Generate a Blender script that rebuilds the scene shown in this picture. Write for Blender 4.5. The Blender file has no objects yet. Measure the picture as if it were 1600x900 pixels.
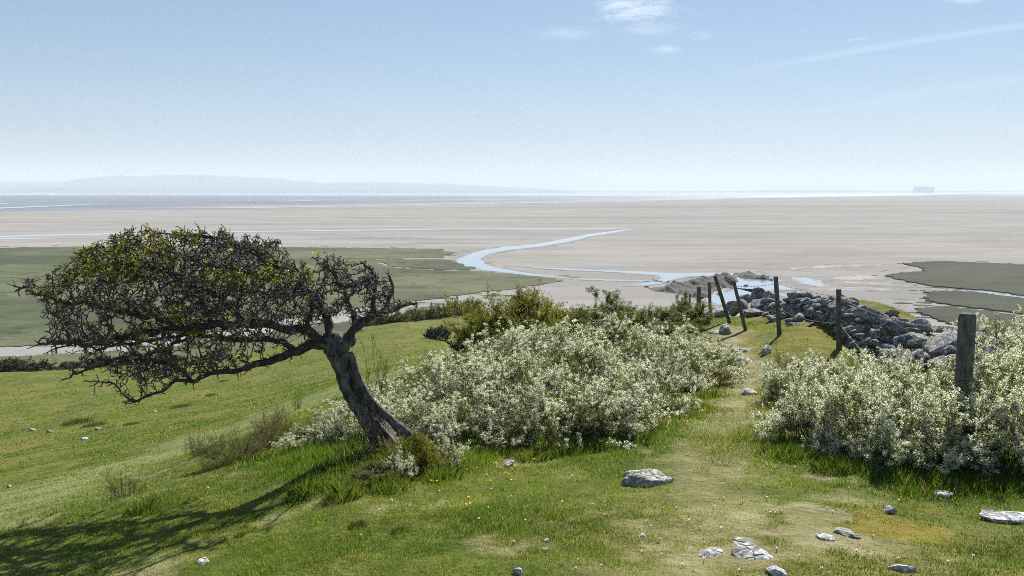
import bpy, bmesh, math, random
import numpy as np
from mathutils import Vector, Quaternion

# ------------------------------------------------------------------ camera / light
SC = bpy.context.scene
COL = SC.collection
SEA = 25.0                      # eye height above the sands
F = 1305.0                      # focal length in pixels of a 1600 wide picture
HOR = 298.0
PITCH = math.atan((450 - HOR) / F)
EYE = np.array([0.0, 0.0, SEA])

cam = bpy.data.cameras.new('camera')
cam.sensor_width = 36
cam.lens = 36 * F / 1600
cam.clip_start = 0.05
cam.clip_end = 60000
camo = bpy.data.objects.new('camera', cam)
camo.location = EYE
camo.rotation_euler = (math.pi / 2 - PITCH, 0, 0)
COL.objects.link(camo)
SC.camera = camo

SUN_EL, SUN_AZ = math.radians(40), math.radians(26)      # azimuth right of the view direction
SUN_STRENGTH, SKY_STRENGTH, EXPOSURE = 5.0, 0.052, 0.82
HAZE_DENSITY = 1.1e-4
SUNDIR = np.array([math.sin(SUN_AZ) * math.cos(SUN_EL), math.cos(SUN_AZ) * math.cos(SUN_EL), math.sin(SUN_EL)])

SC.view_settings.view_transform = 'Standard'
SC.view_settings.look = 'None'
SC.view_settings.gamma = 1
SC.view_settings.use_curve_mapping = False
SC.view_settings.exposure = EXPOSURE
SC.render.engine = 'CYCLES'
SC.cycles.max_bounces = 7
SC.cycles.diffuse_bounces = 3
SC.cycles.glossy_bounces = 2
SC.cycles.transmission_bounces = 4
SC.cycles.transparent_max_bounces = 8
SC.cycles.volume_bounces = 1
SC.cycles.use_denoising = False
SC.cycles.use_adaptive_sampling = False
SC.cycles.filter_width = 1.0
SC.cycles.sample_clamp_indirect = 4

sun = bpy.data.lights.new('sun', 'SUN')
sun.energy = SUN_STRENGTH
sun.angle = math.radians(0.5)
sun.color = (1.0, 0.95, 0.87)
suno = bpy.data.objects.new('sun', sun)
suno.rotation_mode = 'QUATERNION'
suno.rotation_quaternion = Vector(SUNDIR).to_track_quat('Z', 'Y')
COL.objects.link(suno)


def ray(u, v):
    """direction through a picture point, scaled to one metre of ground depth"""
    a, b = (u - 800) / F, (450 - v) / F
    c, s = math.cos(PITCH), math.sin(PITCH)
    y, z = c + s * b, -s + c * b
    return np.array([a / y, 1.0, z / y])


def P(u, v, d):
    return EYE + ray(u, v) * d


# ------------------------------------------------------------------ node helper
class NT:
    def __init__(self, tree):
        self.t = tree
        self.t.nodes.clear()

    def n(self, kind, ins=None, **props):
        nd = self.t.nodes.new(kind)
        for k, v in props.items():
            setattr(nd, k, v)
        for k, v in (ins or {}).items():
            sock = nd.inputs[k]
            if isinstance(v, bpy.types.NodeSocket):
                self.t.links.new(v, sock)
            else:
                sock.default_value = v
        return nd

    def math(self, op, a, b=0.0, c=0.0, clamp=False):
        return self.n('ShaderNodeMath', {0: a, 1: b, 2: c}, operation=op, use_clamp=clamp).outputs[0]

    def mix(self, f, a, b, blend='MIX'):
        nd = self.n('ShaderNodeMix', data_type='RGBA', blend_type=blend)
        for i, v in ((0, f), (6, a), (7, b)):
            s = nd.inputs[i]
            if isinstance(v, bpy.types.NodeSocket):
                self.t.links.new(v, s)
            else:
                s.default_value = (*v, 1) if (i > 0 and len(v) == 3) else v
        return nd.outputs[2]

    def ramp(self, f, lo, hi):
        return self.n('ShaderNodeMapRange', {0: f, 1: lo, 2: hi, 3: 0.0, 4: 1.0}, interpolation_type='SMOOTHSTEP').outputs[0]

    def noise(self, vec, scale, detail=4, rough=0.55, dist=0.0):
        return self.n('ShaderNodeTexNoise', {'Vector': vec, 'Scale': scale, 'Detail': detail, 'Roughness': rough, 'Distortion': dist}).outputs[0]

    def pos(self, sx=1, sy=1, sz=1):
        g = self.n('ShaderNodeNewGeometry').outputs['Position']
        if (sx, sy, sz) == (1, 1, 1):
            return g
        return self.n('ShaderNodeMapping', {'Vector': g, 'Scale': (sx, sy, sz)}).outputs[0]

    def obj(self):
        return self.n('ShaderNodeTexCoord').outputs['Object']

    def bump(self, h, strength, dist=0.02):
        return self.n('ShaderNodeBump', {'Height': h, 'Strength': strength, 'Distance': dist}).outputs[0]

    def out(self, surf=None, vol=None):
        o = self.n('ShaderNodeOutputMaterial')
        if surf is not None:
            self.t.links.new(surf, o.inputs[0])
        if vol is not None:
            self.t.links.new(vol, o.inputs[1])

    def prin(self, **k):
        names = {'color': 'Base Color', 'rough': 'Roughness', 'spec': 'Specular IOR Level', 'normal': 'Normal', 'metal': 'Metallic', 'ior': 'IOR'}
        ins = {}
        for a, v in k.items():
            if a == 'color' and not isinstance(v, bpy.types.NodeSocket) and len(v) == 3:
                v = (*v, 1)
            ins[names[a]] = v
        return self.n('ShaderNodeBsdfPrincipled', ins).outputs[0]


def mat(name):
    m = bpy.data.materials.new(name)
    m.use_nodes = True
    return m, NT(m.node_tree)


# ------------------------------------------------------------------ world
def build_world():
    w = bpy.data.worlds.new('World')
    SC.world = w
    w.use_nodes = True
    N = NT(w.node_tree)
    sky = N.n('ShaderNodeTexSky', sky_type='NISHITA', sun_disc=False, sun_elevation=SUN_EL, sun_rotation=SUN_AZ,
              altitude=0, air_density=1.0, dust_density=0.0, ozone_density=1.5).outputs[0]
    co = N.n('ShaderNodeTexCoord').outputs['Generated']
    sep = N.n('ShaderNodeSeparateXYZ', {0: co})
    ymax = N.math('MAXIMUM', sep.outputs[1], 0.05)
    a = N.math('DIVIDE', sep.outputs[0], ymax)
    e = N.math('DIVIDE', sep.outputs[2], ymax)
    front = N.ramp(sep.outputs[1], 0.2, 0.5)
    flat = N.n('ShaderNodeCombineXYZ', {0: a, 1: e, 2: 0.0}).outputs[0]
    str_ = N.n('ShaderNodeMapping', {'Vector': flat, 'Scale': (1.0, 3.2, 1.0), 'Rotation': (0, 0, -0.12)}).outputs[0]
    wisp = N.noise(str_, 30, 8, 0.68, 0.9)

    def puff(u, v, hw, hh, k, lo, hi):
        c = ray(u, v)
        dx = N.math('DIVIDE', N.math('SUBTRACT', a, float(c[0])), hw / F)
        dy = N.math('DIVIDE', N.math('SUBTRACT', e, float(c[2])), hh / F)
        r2 = N.math('ADD', N.math('MULTIPLY', dx, dx), N.math('MULTIPLY', dy, dy))
        g = N.math('EXPONENT', N.math('MULTIPLY', r2, -1.0))
        w_ = N.ramp(N.math('ADD', wisp, N.math('MULTIPLY', g, 0.28)), lo, hi)
        return N.math('MULTIPLY', N.math('MULTIPLY', g, w_), k)

    tot = puff(995, 14, 70, 20, 0.75, 0.50, 0.95)
    for q in ((1042, 77, 30, 8, .45, .50, .95), (885, 52, 42, 10, .2, .4, .85), (1010, 45, 45, 10, .22, .42, .85), (1510, 0, 30, 6, .25, .4, .8), (1095, 55, 20, 10, .12, .4, .8)):
        tot = N.math('ADD', tot, puff(*q))

    def trail(u0, v0, u1, v1, wpx, k, fade):
        p, q = ray(u0, v0), ray(u1, v1)
        d = np.array([q[0] - p[0], q[2] - p[2]])
        L = float(np.linalg.norm(d))
        d /= L
        ax, ay = N.math('SUBTRACT', a, float(p[0])), N.math('SUBTRACT', e, float(p[2]))
        along = N.math('ADD', N.math('MULTIPLY', ax, float(d[0])), N.math('MULTIPLY', ay, float(d[1])))
        curve = N.math('MULTIPLY', N.math('MULTIPLY', along, N.math('SUBTRACT', L, along)), 0.10)
        across = N.math('SUBTRACT', N.math('SUBTRACT', N.math('MULTIPLY', ax, float(-d[1])), N.math('MULTIPLY', ay, float(-d[0]))), curve)
        t = N.math('DIVIDE', across, wpx / F)
        g = N.math('EXPONENT', N.math('MULTIPLY', N.math('MULTIPLY', t, t), -1.0))
        en = N.math('MULTIPLY', N.ramp(along, 0.0, L * fade), N.math('SUBTRACT', 1.0, N.ramp(along, L * 0.97, L * 1.2)))
        return N.math('MULTIPLY', N.math('MULTIPLY', g, en), k)

    tot = N.math('ADD', tot, trail(1060, 133, 1660, 32, 5.0, 0.13, 0.5))
    tot = N.math('ADD', tot, trail(1318, 64, 1352, 59, 1.4, 0.16, 0.3))
    tot = N.math('ADD', tot, trail(1250, 180, 1700, 108, 9.0, 0.06, 0.5))
    tot = N.math('MULTIPLY', N.math('MINIMUM', tot, 0.9), front)
    # pale high-altitude haze towards the horizon: part of the sky itself
    hs = N.mix(1.0, sky, (.90, .905, .96), 'MULTIPLY')
    hs = N.n('ShaderNodeGamma', {'Color': hs, 'Gamma': 0.6}).outputs[0]
    hs = N.mix(1.0, hs, (1.84, 2.11, 2.38), 'MULTIPLY')
    up = N.math('DIVIDE', N.math('MAXIMUM', e, 0.0), 0.056)
    low = N.math('MULTIPLY', N.math('EXPONENT', N.math('MULTIPLY', N.math('POWER', up, 1.25), -1.0)), 0.85)
    hs = N.mix(low, hs, (6.2, 6.7, 7.7))
    cloud = N.mix(tot, hs, (13.0, 13.6, 14.2))
    bg = N.n('ShaderNodeBackground', {'Color': cloud, 'Strength': SKY_STRENGTH}).outputs[0]
    o = N.n('ShaderNodeOutputWorld')
    w.node_tree.links.new(bg, o.inputs[0])


build_world()

# ------------------------------------------------------------------ numpy helpers
rng = np.random.default_rng(7)


def _h(ix, iy, iz, seed):
    n = (ix.astype(np.int64) * 374761393 + iy.astype(np.int64) * 668265263 + iz.astype(np.int64) * 2147483647 + seed * 974634777) & 0xFFFFFFFF
    n = ((n ^ (n >> 13)) * 1274126177) & 0xFFFFFFFF
    n = ((n ^ (n >> 16)) * 2246822519) & 0xFFFFFFFF
    return ((n ^ (n >> 15)) & 0xFFFFFF) / float(0xFFFFFF)


def vnoise(x, y, z=None, seed=0):
    x = np.asarray(x, float)
    y = np.asarray(y, float)
    z = np.zeros_like(x) if z is None else np.asarray(z, float)
    ix, iy, iz = np.floor(x), np.floor(y), np.floor(z)
    fx, fy, fz = x - ix, y - iy, z - iz
    sx, sy, sz = (t * t * (3 - 2 * t) for t in (fx, fy, fz))
    r = 0
    for a in (0, 1):
        for b in (0, 1):
            for c in (0, 1):
                w = (sx if a else 1 - sx) * (sy if b else 1 - sy) * (sz if c else 1 - sz)
                r = r + w * _h(ix + a, iy + b, iz + c, seed)
    return r * 2 - 1


def fbm(x, y, z=None, seed=0, oct=4):
    r, am = 0, 0.5
    for k in range(oct):
        r = r + am * vnoise(x, y, z, seed + k * 17)
        x, y = x * 2.03 + 11.3, y * 2.03 + 5.7
        z = None if z is None else z * 2.03 + 3.1
        am *= 0.5
    return r


def sstep(x, a, b):
    t = np.clip((x - a) / (b - a), 0, 1)
    return t * t * (3 - 2 * t)


def mesh_data(name, V, Fs, mats, col=None, smooth=False, mi=None):
    """V (n,3); Fs list of (m,k) index arrays"""
    me = bpy.data.meshes.new(name)
    V = np.ascontiguousarray(V, np.float32)
    Fs = [np.asarray(f, np.int32) for f in Fs if len(f)]
    nl = sum(f.size for f in Fs)
    nf = sum(len(f) for f in Fs)
    me.vertices.add(len(V))
    me.vertices.foreach_set('co', V.ravel())
    me.loops.add(nl)
    me.loops.foreach_set('vertex_index', np.concatenate([f.ravel() for f in Fs]))
    me.polygons.add(nf)
    sizes = np.concatenate([np.full(len(f), f.shape[1], np.int32) for f in Fs])
    starts = np.concatenate([[0], np.cumsum(sizes)[:-1]]).astype(np.int32)
    me.polygons.foreach_set('loop_start', starts)
    if smooth:
        me.polygons.foreach_set('use_smooth', np.ones(nf, bool))
    for m in (mats if isinstance(mats, (list, tuple)) else [mats]):
        me.materials.append(m)
    if mi is not None:
        me.polygons.foreach_set('material_index', np.asarray(mi, np.int32))
    if col is not None:
        at = me.attributes.new('tint', 'FLOAT_COLOR', 'POINT')
        c = np.ones((len(V), 4), np.float32)
        c[:, :col.shape[1]] = col
        at.data.foreach_set('color', c.ravel())
    me.update()
    me.validate()
    return me


def obj(name, me, parent=None, loc=None):
    o = bpy.data.objects.new(name, me)
    COL.objects.link(o)
    if parent is not None:
        o.parent = parent
    if loc is not None:
        o.location = loc
    return o


def tag(o, label=None, cat=None, group=None, kind=None):
    if label:
        o['label'] = label
    if cat:
        o['category'] = cat
    if group:
        o['group'] = group
    if kind:
        o['kind'] = kind
    return o


def empty(name, loc, rz=0.0, sc=1.0):
    o = bpy.data.objects.new(name, None)
    o.empty_display_size = 0.2
    COL.objects.link(o)
    o.location = loc
    o.rotation_euler = (0, 0, rz)
    o.scale = (sc, sc, sc) if np.isscalar(sc) else sc
    return o


def copy_tree(src, parent=None):
    c = src.copy()
    COL.objects.link(c)
    if parent is not None:
        c.parent = parent
    for ch in [x for x in src.children]:
        copy_tree(ch, c)
    return c


def tubes(p0, p1, r0, r1, n=5):
    """separate frustums for many edges"""
    p0, p1 = np.asarray(p0, float), np.asarray(p1, float)
    d = p1 - p0
    L = np.linalg.norm(d, axis=1, keepdims=True) + 1e-9
    d = d / L
    up = np.where(np.abs(d[:, 2:3]) > 0.9, np.array([[1.0, 0, 0]]), np.array([[0, 0, 1.0]]))
    a = np.cross(d, up)
    a /= np.linalg.norm(a, axis=1, keepdims=True) + 1e-9
    b = np.cross(d, a)
    ang = np.arange(n) * 2 * math.pi / n
    ring = a[:, None, :] * np.cos(ang)[None, :, None] + b[:, None, :] * np.sin(ang)[None, :, None]
    r0, r1 = np.asarray(r0, float).reshape(-1, 1, 1), np.asarray(r1, float).reshape(-1, 1, 1)
    ext = d[:, None, :] * np.minimum(r1, L[:, :, None] * 0.3) * 0.7
    A = p0[:, None, :] + ring * r0
    B = p1[:, None, :] + ring * r1 + ext
    V = np.concatenate([A, B], 1).reshape(-1, 3)
    base = (np.arange(len(p0)) * 2 * n)[:, None]
    k = np.arange(n)
    k2 = (k + 1) % n
    Fq = np.stack([base + k, base + k2, base + n + k2, base + n + k], -1).reshape(-1, 4)
    return V, Fq


def loft(path, radii, n=16, ridge=0.0, seed=0, cap=True, freq=7, twist=1.0):
    """one continuous limb along a path with furrowed rings"""
    path = np.asarray(path, float)
    radii = np.asarray(radii, float)
    m = len(path)
    t = np.gradient(path, axis=0)
    t /= np.linalg.norm(t, axis=1, keepdims=True)
    ref = np.array([0, 1.0, 0.13])
    a = np.cross(t, ref)
    a /= np.linalg.norm(a, axis=1, keepdims=True) + 1e-9
    b = np.cross(t, a)
    ang = np.arange(n) * 2 * math.pi / n
    s = np.concatenate([[0], np.cumsum(np.linalg.norm(np.diff(path, axis=0), axis=1))])
    aa = ang[None, :] + (s[:, None] * twist)
    ss = np.repeat(s[:, None], n, 1)
    rr = np.repeat(radii[:, None], n, 1)
    if ridge > 0:
        f = fbm(np.cos(aa) * freq * 0.35 + 9, np.sin(aa) * freq * 0.35 + 3, ss * 2.2, seed, 4)
        g = np.abs(vnoise(np.cos(aa) * freq * 0.55, np.sin(aa) * freq * 0.55, ss * 1.3, seed + 50))
        rr = rr * (1 + ridge * (1.1 * f + 0.9 * (g - 0.35)))
    V = path[:, None, :] + a[:, None, :] * np.cos(ang)[None, :, None] * rr[..., None] + b[:, None, :] * np.sin(ang)[None, :, None] * rr[..., None]
    V = V.reshape(-1, 3)
    i = (np.arange(m - 1) * n)[:, None]
    k = np.arange(n)
    k2 = (k + 1) % n
    Q = np.stack([i + k, i + k2, i + n + k2, i + n + k], -1).reshape(-1, 4)
    fs = [Q]
    if cap:
        V = np.vstack([V, path[:1], path[-1:]])
        c0, c1 = len(V) - 2, len(V) - 1
        fs.append(np.stack([np.full(n, c0), k2, k], -1))
        fs.append(np.stack([np.full(n, c1), (m - 1) * n + k, (m - 1) * n + k2], -1))
    return V, fs


class Acc:
    """gathers pieces of ONE part"""
    def __init__(self):
        self.V, self.F, self.C, self.n = [], {}, [], 0

    def add(self, V, Fs, col=None):
        V = np.asarray(V, float)
        for f in (Fs if isinstance(Fs, list) else [Fs]):
            f = np.asarray(f)
            self.F.setdefault(f.shape[1], []).append(f + self.n)
        self.V.append(V)
        if col is not None:
            self.C.append(np.broadcast_to(np.asarray(col, float), (len(V), 3)))
        self.n += len(V)

    def data(self, name, m, smooth=False):
        return mesh_data(name, np.vstack(self.V), [np.vstack(f) for f in self.F.values()], m, np.vstack(self.C) if self.C else None, smooth)


def resample(pts, step):
    pts = np.asarray(pts, float)
    s = np.concatenate([[0], np.cumsum(np.linalg.norm(np.diff(pts[:, :3], axis=0), axis=1))])
    n = max(2, int(s[-1] / step) + 1)
    q = np.linspace(0, s[-1], n)
    # catmull-like smoothing by two passes of linear resampling
    out = np.stack([np.interp(q, s, pts[:, k]) for k in range(pts.shape[1])], 1)
    if n > 6:
        for _ in range(2):
            out[1:-1] = 0.25 * out[:-2] + 0.5 * out[1:-1] + 0.25 * out[2:]
    return out


# ------------------------------------------------------------------ terrain of the headland
CP = [  # picture column, picture row of the ground, depth
    (800, 900, 4.5), (1050, 900, 4.5), (1300, 900, 4.5), (1600, 900, 4.6), (550, 900, 4.75), (300, 900, 5.15), (0, 900, 5.8),
    (1000, 740, 7.2), (800, 760, 6.8), (1100, 660, 9.5), (1150, 600, 13), (1180, 545, 17), (1160, 515, 20.5), (1110, 500, 26),
    (385, 808, 6.55), (0, 860, 6.3), (600, 710, 8.0), (500, 725, 7.9), (350, 725, 9.3), (430, 690, 11), (200, 780, 8.2),
    (0, 820, 8.0), (0, 780, 12), (200, 740, 12.5), (200, 680, 25), (0, 700, 28), (0, 650, 52), (200, 620, 58), (400, 640, 25),
    (400, 590, 62), (500, 620, 20), (550, 560, 70), (700, 540, 68), (700, 505, 120), (740, 485, 138), (600, 505, 128),
    (300, 560, 104), (0, 585, 98),
    (700, 700, 8.6), (850, 690, 8.7), (950, 660, 9.7), (1030, 640, 10.8), (800, 600, 12.5), (930, 600, 12.8), (850, 560, 15.5),
    (950, 545, 17.5), (1050, 545, 17), (1000, 515, 21), (700, 590, 14), (700, 555, 28),
    (1300, 740, 7), (1500, 760, 6.8), (1600, 830, 5.6), (1400, 890, 4.7), (1200, 690, 8.5), (1510, 705, 8), (1312, 545, 15), (1400, 580, 14), (1352, 562, 15.8), (1450, 592, 12.5),
    (1217, 522, 17), (1143, 503, 20), (1250, 505, 19), (1200, 490, 22.5), (1500, 602, 11.2), (1420, 490, 19.5), (1490, 526, 16.2), (1380, 478, 21), (1450, 506, 18),
    (1600, 545, 13.5), (1350, 475, 22)]
CZ = [  # picture column, depth, height relative to the eye
    (820, 30, -6), (820, 60, -14), (820, 110, -22), (820, 150, -27), (1000, 30, -5.6), (1000, 50, -14), (1000, 80, -24), (1000, 100, -28),
    (1110, 32, -5.8), (1110, 45, -12), (1110, 65, -24), (1110, 85, -29),
    (1200, 30, -6.0), (1350, 28, -5.6), (1480, 22, -5.4), (1600, 20, -5.2), (1200, 45, -15), (1400, 40, -15), (1600, 35, -15),
    (1200, 65, -27), (1400, 60, -27), (1600, 55, -27), (1900, 50, -27), (1900, 30, -14), (1900, 18, -4.8), (1900, 10, -2.6), (1900, 5, -2.2),
    (1200, 85, -30), (1600, 80, -30),
    (-400, 6, -2.9), (-400, 9, -4), (-400, 20, -8), (-400, 50, -16), (-400, 90, -22.5), (-400, 115, -27),
    (-900, 8, -3.6), (-900, 20, -9), (-900, 50, -18), (-900, 90, -26),
    (0, 118, -25.2), (0, 130, -27), (300, 122, -25), (300, 135, -27), (600, 146, -25), (740, 160, -25.5), (0, 200, -31), (600, 220, -31), (300, 200, -31),
    (740, 220, -31)]


def polar(x, y):
    return np.stack([np.clip(np.arctan2(x, y), -1.0, 1.0) * 3.0, np.log(np.maximum(np.hypot(x, y), 0.5)) * 1.1], -1)


_pts, _zs = [], []
for u, v, d in CP:
    p = ray(u, v) * d
    _pts.append(p[:2]); _zs.append(p[2])
for u, d, z in CZ:
    p = ray(u, 600) * d
    _pts.append(p[:2]); _zs.append(z)
for th in (-1.0, -0.5, 0, 0.5, 1.0):
    for r, z in ((0.6, -1.78), (1.5, -1.82), (2.8, -1.9)):
        _pts.append((math.sin(th) * r, math.cos(th) * r)); _zs.append(z - (0.12 * r * 0.3 if th < -0.2 else 0))
_pts = np.array(_pts)
_zs = np.array(_zs)
_q = polar(_pts[:, 0], _pts[:, 1])


def _phi(r2):
    return np.where(r2 > 1e-12, 0.5 * r2 * np.log(np.maximum(r2, 1e-12)), 0)


# heights are fitted as slopes (z / distance), which vary slowly along a line of sight
_rr = np.hypot(_pts[:, 0], _pts[:, 1]) + 1.2
_n = len(_q)
_K = _phi(((_q[:, None] - _q[None]) ** 2).sum(-1)) + np.eye(_n) * 4e-3
_A = np.zeros((_n + 3, _n + 3))
_A[:_n, :_n] = _K
_A[:_n, _n] = 1
_A[:_n, _n + 1:] = _q
_A[_n, :_n] = 1
_A[_n + 1:, :_n] = _q.T
_W = np.linalg.solve(_A, np.concatenate([_zs / _rr, np.zeros(3)]))


def H(x, y, fine=True):
    x = np.asarray(x, float)
    y = np.asarray(y, float)
    sh = x.shape
    x, y = x.ravel(), y.ravel()
    out = np.empty(len(x))
    for i in range(0, len(x), 20000):
        q = polar(x[i:i + 20000], y[i:i + 20000])
        k = _phi(((q[:, None] - _q[None]) ** 2).sum(-1))
        out[i:i + 20000] = k @ _W[:_n] + _W[_n] + q @ _W[_n + 1:]
    r = np.hypot(x, y)
    z = out * (r + 1.2)
    z = np.minimum(z, -1.55)
    if fine:
        k = np.clip(r / 10, 0.25, 1)
        z = z + 0.035 * fbm(x * 1.6, y * 1.6, None, 3, 4) + 0.10 * k * fbm(x * .35, y * .35, None, 9, 3)
        z = z + np.clip((r - 14) / 40, 0, 1) * 0.5 * fbm(x * .11, y * .11, None, 21, 4)
    return (z + SEA).reshape(sh)


_dd = np.geomspace(2.5, 400, 900)


def G(u, v):
    """the ground seen at a picture point"""
    r = ray(u, v)
    z = SEA + r[2] * _dd
    g = np.maximum(H(r[0] * _dd, _dd), 0.0)
    hit = np.nonzero(z <= g)[0]
    if not len(hit):
        d = SEA / -r[2]
    else:
        i = hit[0]
        if i == 0:
            d = _dd[0]
        else:
            a, b = (z - g)[i - 1], (z - g)[i]
            d = _dd[i - 1] + (_dd[i] - _dd[i - 1]) * a / (a - b)
    x, y = r[0] * d, d
    return np.array([x, y, max(float(H(np.array([x]), np.array([y]))[0]), 0.0)])


def S(u, v, z=0.0):
    """a point of the sands (height z) seen at a picture point"""
    r = ray(u, v)
    d = (SEA - z) / -r[2]
    return np.array([r[0] * d, d, z])


# what grows where: worn path, lush edge, yellow moss, pale trodden strip
def polydist(x, y, pts):
    best = np.full(x.shape, 1e9)
    for (ax, ay), (bx, by) in zip(pts[:-1], pts[1:]):
        dx, dy = bx - ax, by - ay
        t = np.clip(((x - ax) * dx + (y - ay) * dy) / (dx * dx + dy * dy + 1e-9), 0, 1)
        best = np.minimum(best, np.hypot(x - ax - t * dx, y - ay - t * dy))
    return best


PATH = [G(u, v)[:2] for u, v in ((1060, 960), (1075, 850), (1095, 760), (1125, 690), (1165, 630), (1165, 585), (1170, 560), (1150, 535), (1135, 515))]
STRIP = [G(u, v)[:2] for u, v in ((-250, 850), (0, 782), (130, 748), (260, 708), (380, 665), (480, 632), (540, 600))]
BUSH_FRONT = [  # column, row of the base, height, radius
    (655, 690, .60, .62), (760, 692, .66, .70), (860, 688, .72, .72), (945, 668, .78, .74), (1010, 652, .72, .66),
    (610, 662, .52, .62), (515, 690, .36, .50), (560, 668, .46, .55), (715, 642, .74, .80), (825, 636, .88, .85), (925, 622, .95, .90), (1025, 606, .92, .88), (1085, 602, .76, .70),
    (690, 612, .62, .80), (785, 592, .84, .95), (880, 580, .95, 1.0), (970, 574, .95, 1.0), (1050, 568, .80, .95), (1108, 584, .62, .75)]
BUSH_RIGHT = [
    (1268, 690, .70, .62), (1368, 716, .76, .66), (1468, 722, .80, .68), (1568, 722, .84, .70), (1675, 722, .84, .75),
    (1262, 622, .66, .66), (1345, 628, .66, .70), (1425, 640, .62, .68), (1590, 640, .85, .75), (1680, 630, .75, .95), (1595, 580, .75, .85)]
BXY = np.array([G(u, v)[:2] for u, v, h, r in BUSH_FRONT + BUSH_RIGHT] + [G(600, 705)[:2]])


def cover(x, y):
    r = np.hypot(x, y)
    n1 = fbm(x * 1.1, y * 1.1, None, 31, 4)
    n2 = fbm(x * 3.1, y * 3.1, None, 41, 4)
    pd = polydist(x, y, PATH)
    path = (1 - sstep(pd + 0.55 * n1 + 0.45 * n2, 0.0, np.where(y < 9.5, 0.80, .66))) * (0.62 + 0.35 * sstep(y, 9, 13) + .35 * sstep(n2, 0, .3))
    path = np.maximum(path, 0.7 * sstep(n1 + 0.7 * n2, 0.36, 0.66) * (r < 14))
    for u_, v_, R_ in ((1150, 866, .55), (1310, 845, .40), (1170, 575, .7), (1260, 800, .3)):
        c_ = G(u_, v_)
        path = np.maximum(path, 1 - sstep(np.hypot((x - c_[0]) / 1.3, y - c_[1]) + .45 * n2 + .25 * n1, R_ * .45, R_))
    lush = np.zeros_like(x)
    for bx, by in BXY:
        lush = np.maximum(lush, 1 - sstep(np.hypot(x - bx, y - by) + 0.35 * n2 + 0.2 * n1, 0.75, 1.5))
    lush = lush * (1 - path * 0.6)
    mo = G(1520, 830)
    moss = (1 - sstep(np.hypot((x - mo[0]) / 1.5, (y - mo[1]) / 0.75) + 0.5 * n1, 0.45, 1.0)) * sstep(n2 + n1, -0.25, 0.25)
    far_moss = sstep(y, 12, 15) * sstep(x, 3.2, 4.6) * sstep(n1 + 0.5 * n2, -0.15, 0.2)
    moss = np.clip(np.maximum(moss, far_moss * 0.7), 0, 1)
    pale = 1 - sstep(polydist(x, y, STRIP) + 1.2 * n1 * np.clip(r / 12, .4, 2), 1.0, 3.2)
    return path, lush, moss, pale


# ------------------------------------------------------------------ materials
def leafy(name, dark, light, trans=0.35, spec=0.25, rough=0.5, tcol=1.25, attr=True, nscale=3.0):
    m, N = mat(name)
    if attr:
        at = N.n('ShaderNodeAttribute', attribute_name='tint').outputs['Color']
        f = N.n('ShaderNodeSeparateColor', {0: at}).outputs[0]
    else:
        f = N.noise(N.pos(), nscale, 3)
    c = N.mix(f, dark, light)
    s = N.prin(color=c, rough=rough, spec=spec)
    t = N.n('ShaderNodeBsdfTranslucent', {'Color': N.mix(1.0, c, (tcol, tcol, tcol * .75), 'MULTIPLY')}).outputs[0]
    mx = N.n('ShaderNodeMixShader', {0: trans, 1: s, 2: t}).outputs[0]
    N.out(mx)
    return m


def grass_mat():
    m, N = mat('grass_blades')
    at = N.n('ShaderNodeAttribute', attribute_name='tint').outputs['Color']
    s = N.prin(color=at, rough=0.45, spec=0.3)
    t = N.n('ShaderNodeBsdfTranslucent', {'Color': N.mix(1.0, at, (1.65, 1.6, .8), 'MULTIPLY')}).outputs[0]
    N.out(N.n('ShaderNodeMixShader', {0: 0.48, 1: s, 2: t}).outputs[0])
    return m


def ground_mat():
    m, N = mat('headland_turf')
    at = N.n('ShaderNodeAttribute', attribute_name='tint')
    sp = N.n('ShaderNodeSeparateColor', {0: at.outputs['Color']})
    path, lush, moss = sp.outputs
    pale = at.outputs['Alpha']
    p = N.pos()
    n1, n2, n3 = N.noise(p, 0.35, 5), N.noise(p, 2.2, 5, 0.65), N.noise(p, 13, 4, 0.7)
    c = N.mix(N.ramp(n2, 0.35, 0.68), (.060, .084, .012), (.142, .154, .029))
    c = N.mix(N.math('MULTIPLY', N.ramp(n1, 0.42, 0.66), 0.55), c, (.195, .165, .052))
    c = N.mix(N.math('MULTIPLY', N.ramp(n3, 0.55, 0.8), 0.5), c, (.05, .062, .018))
    c = N.mix(N.math('MULTIPLY', pale, 0.85), c, (.190, .220, .090))
    c = N.mix(N.math('MULTIPLY', lush, 0.85), c, (.040, .075, .014))
    c = N.mix(N.math('MULTIPLY', moss, 0.75), c, N.mix(n2, (.15, .12, .02), (.24, .19, .035)))
    soil = N.mix(N.ramp(n2, 0.35, 0.65), (.20, .180, .090), (.31, .28, .17))
    c = N.mix(N.math('MULTIPLY', path, 0.74), c, soil)
    hgt = N.math('ADD', N.math('MULTIPLY', n2, 1.0), N.math('MULTIPLY', n3, 0.5))
    N.out(N.prin(color=c, rough=0.95, spec=0.1, normal=N.bump(hgt, 0.7, 0.12)))
    return m


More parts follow.
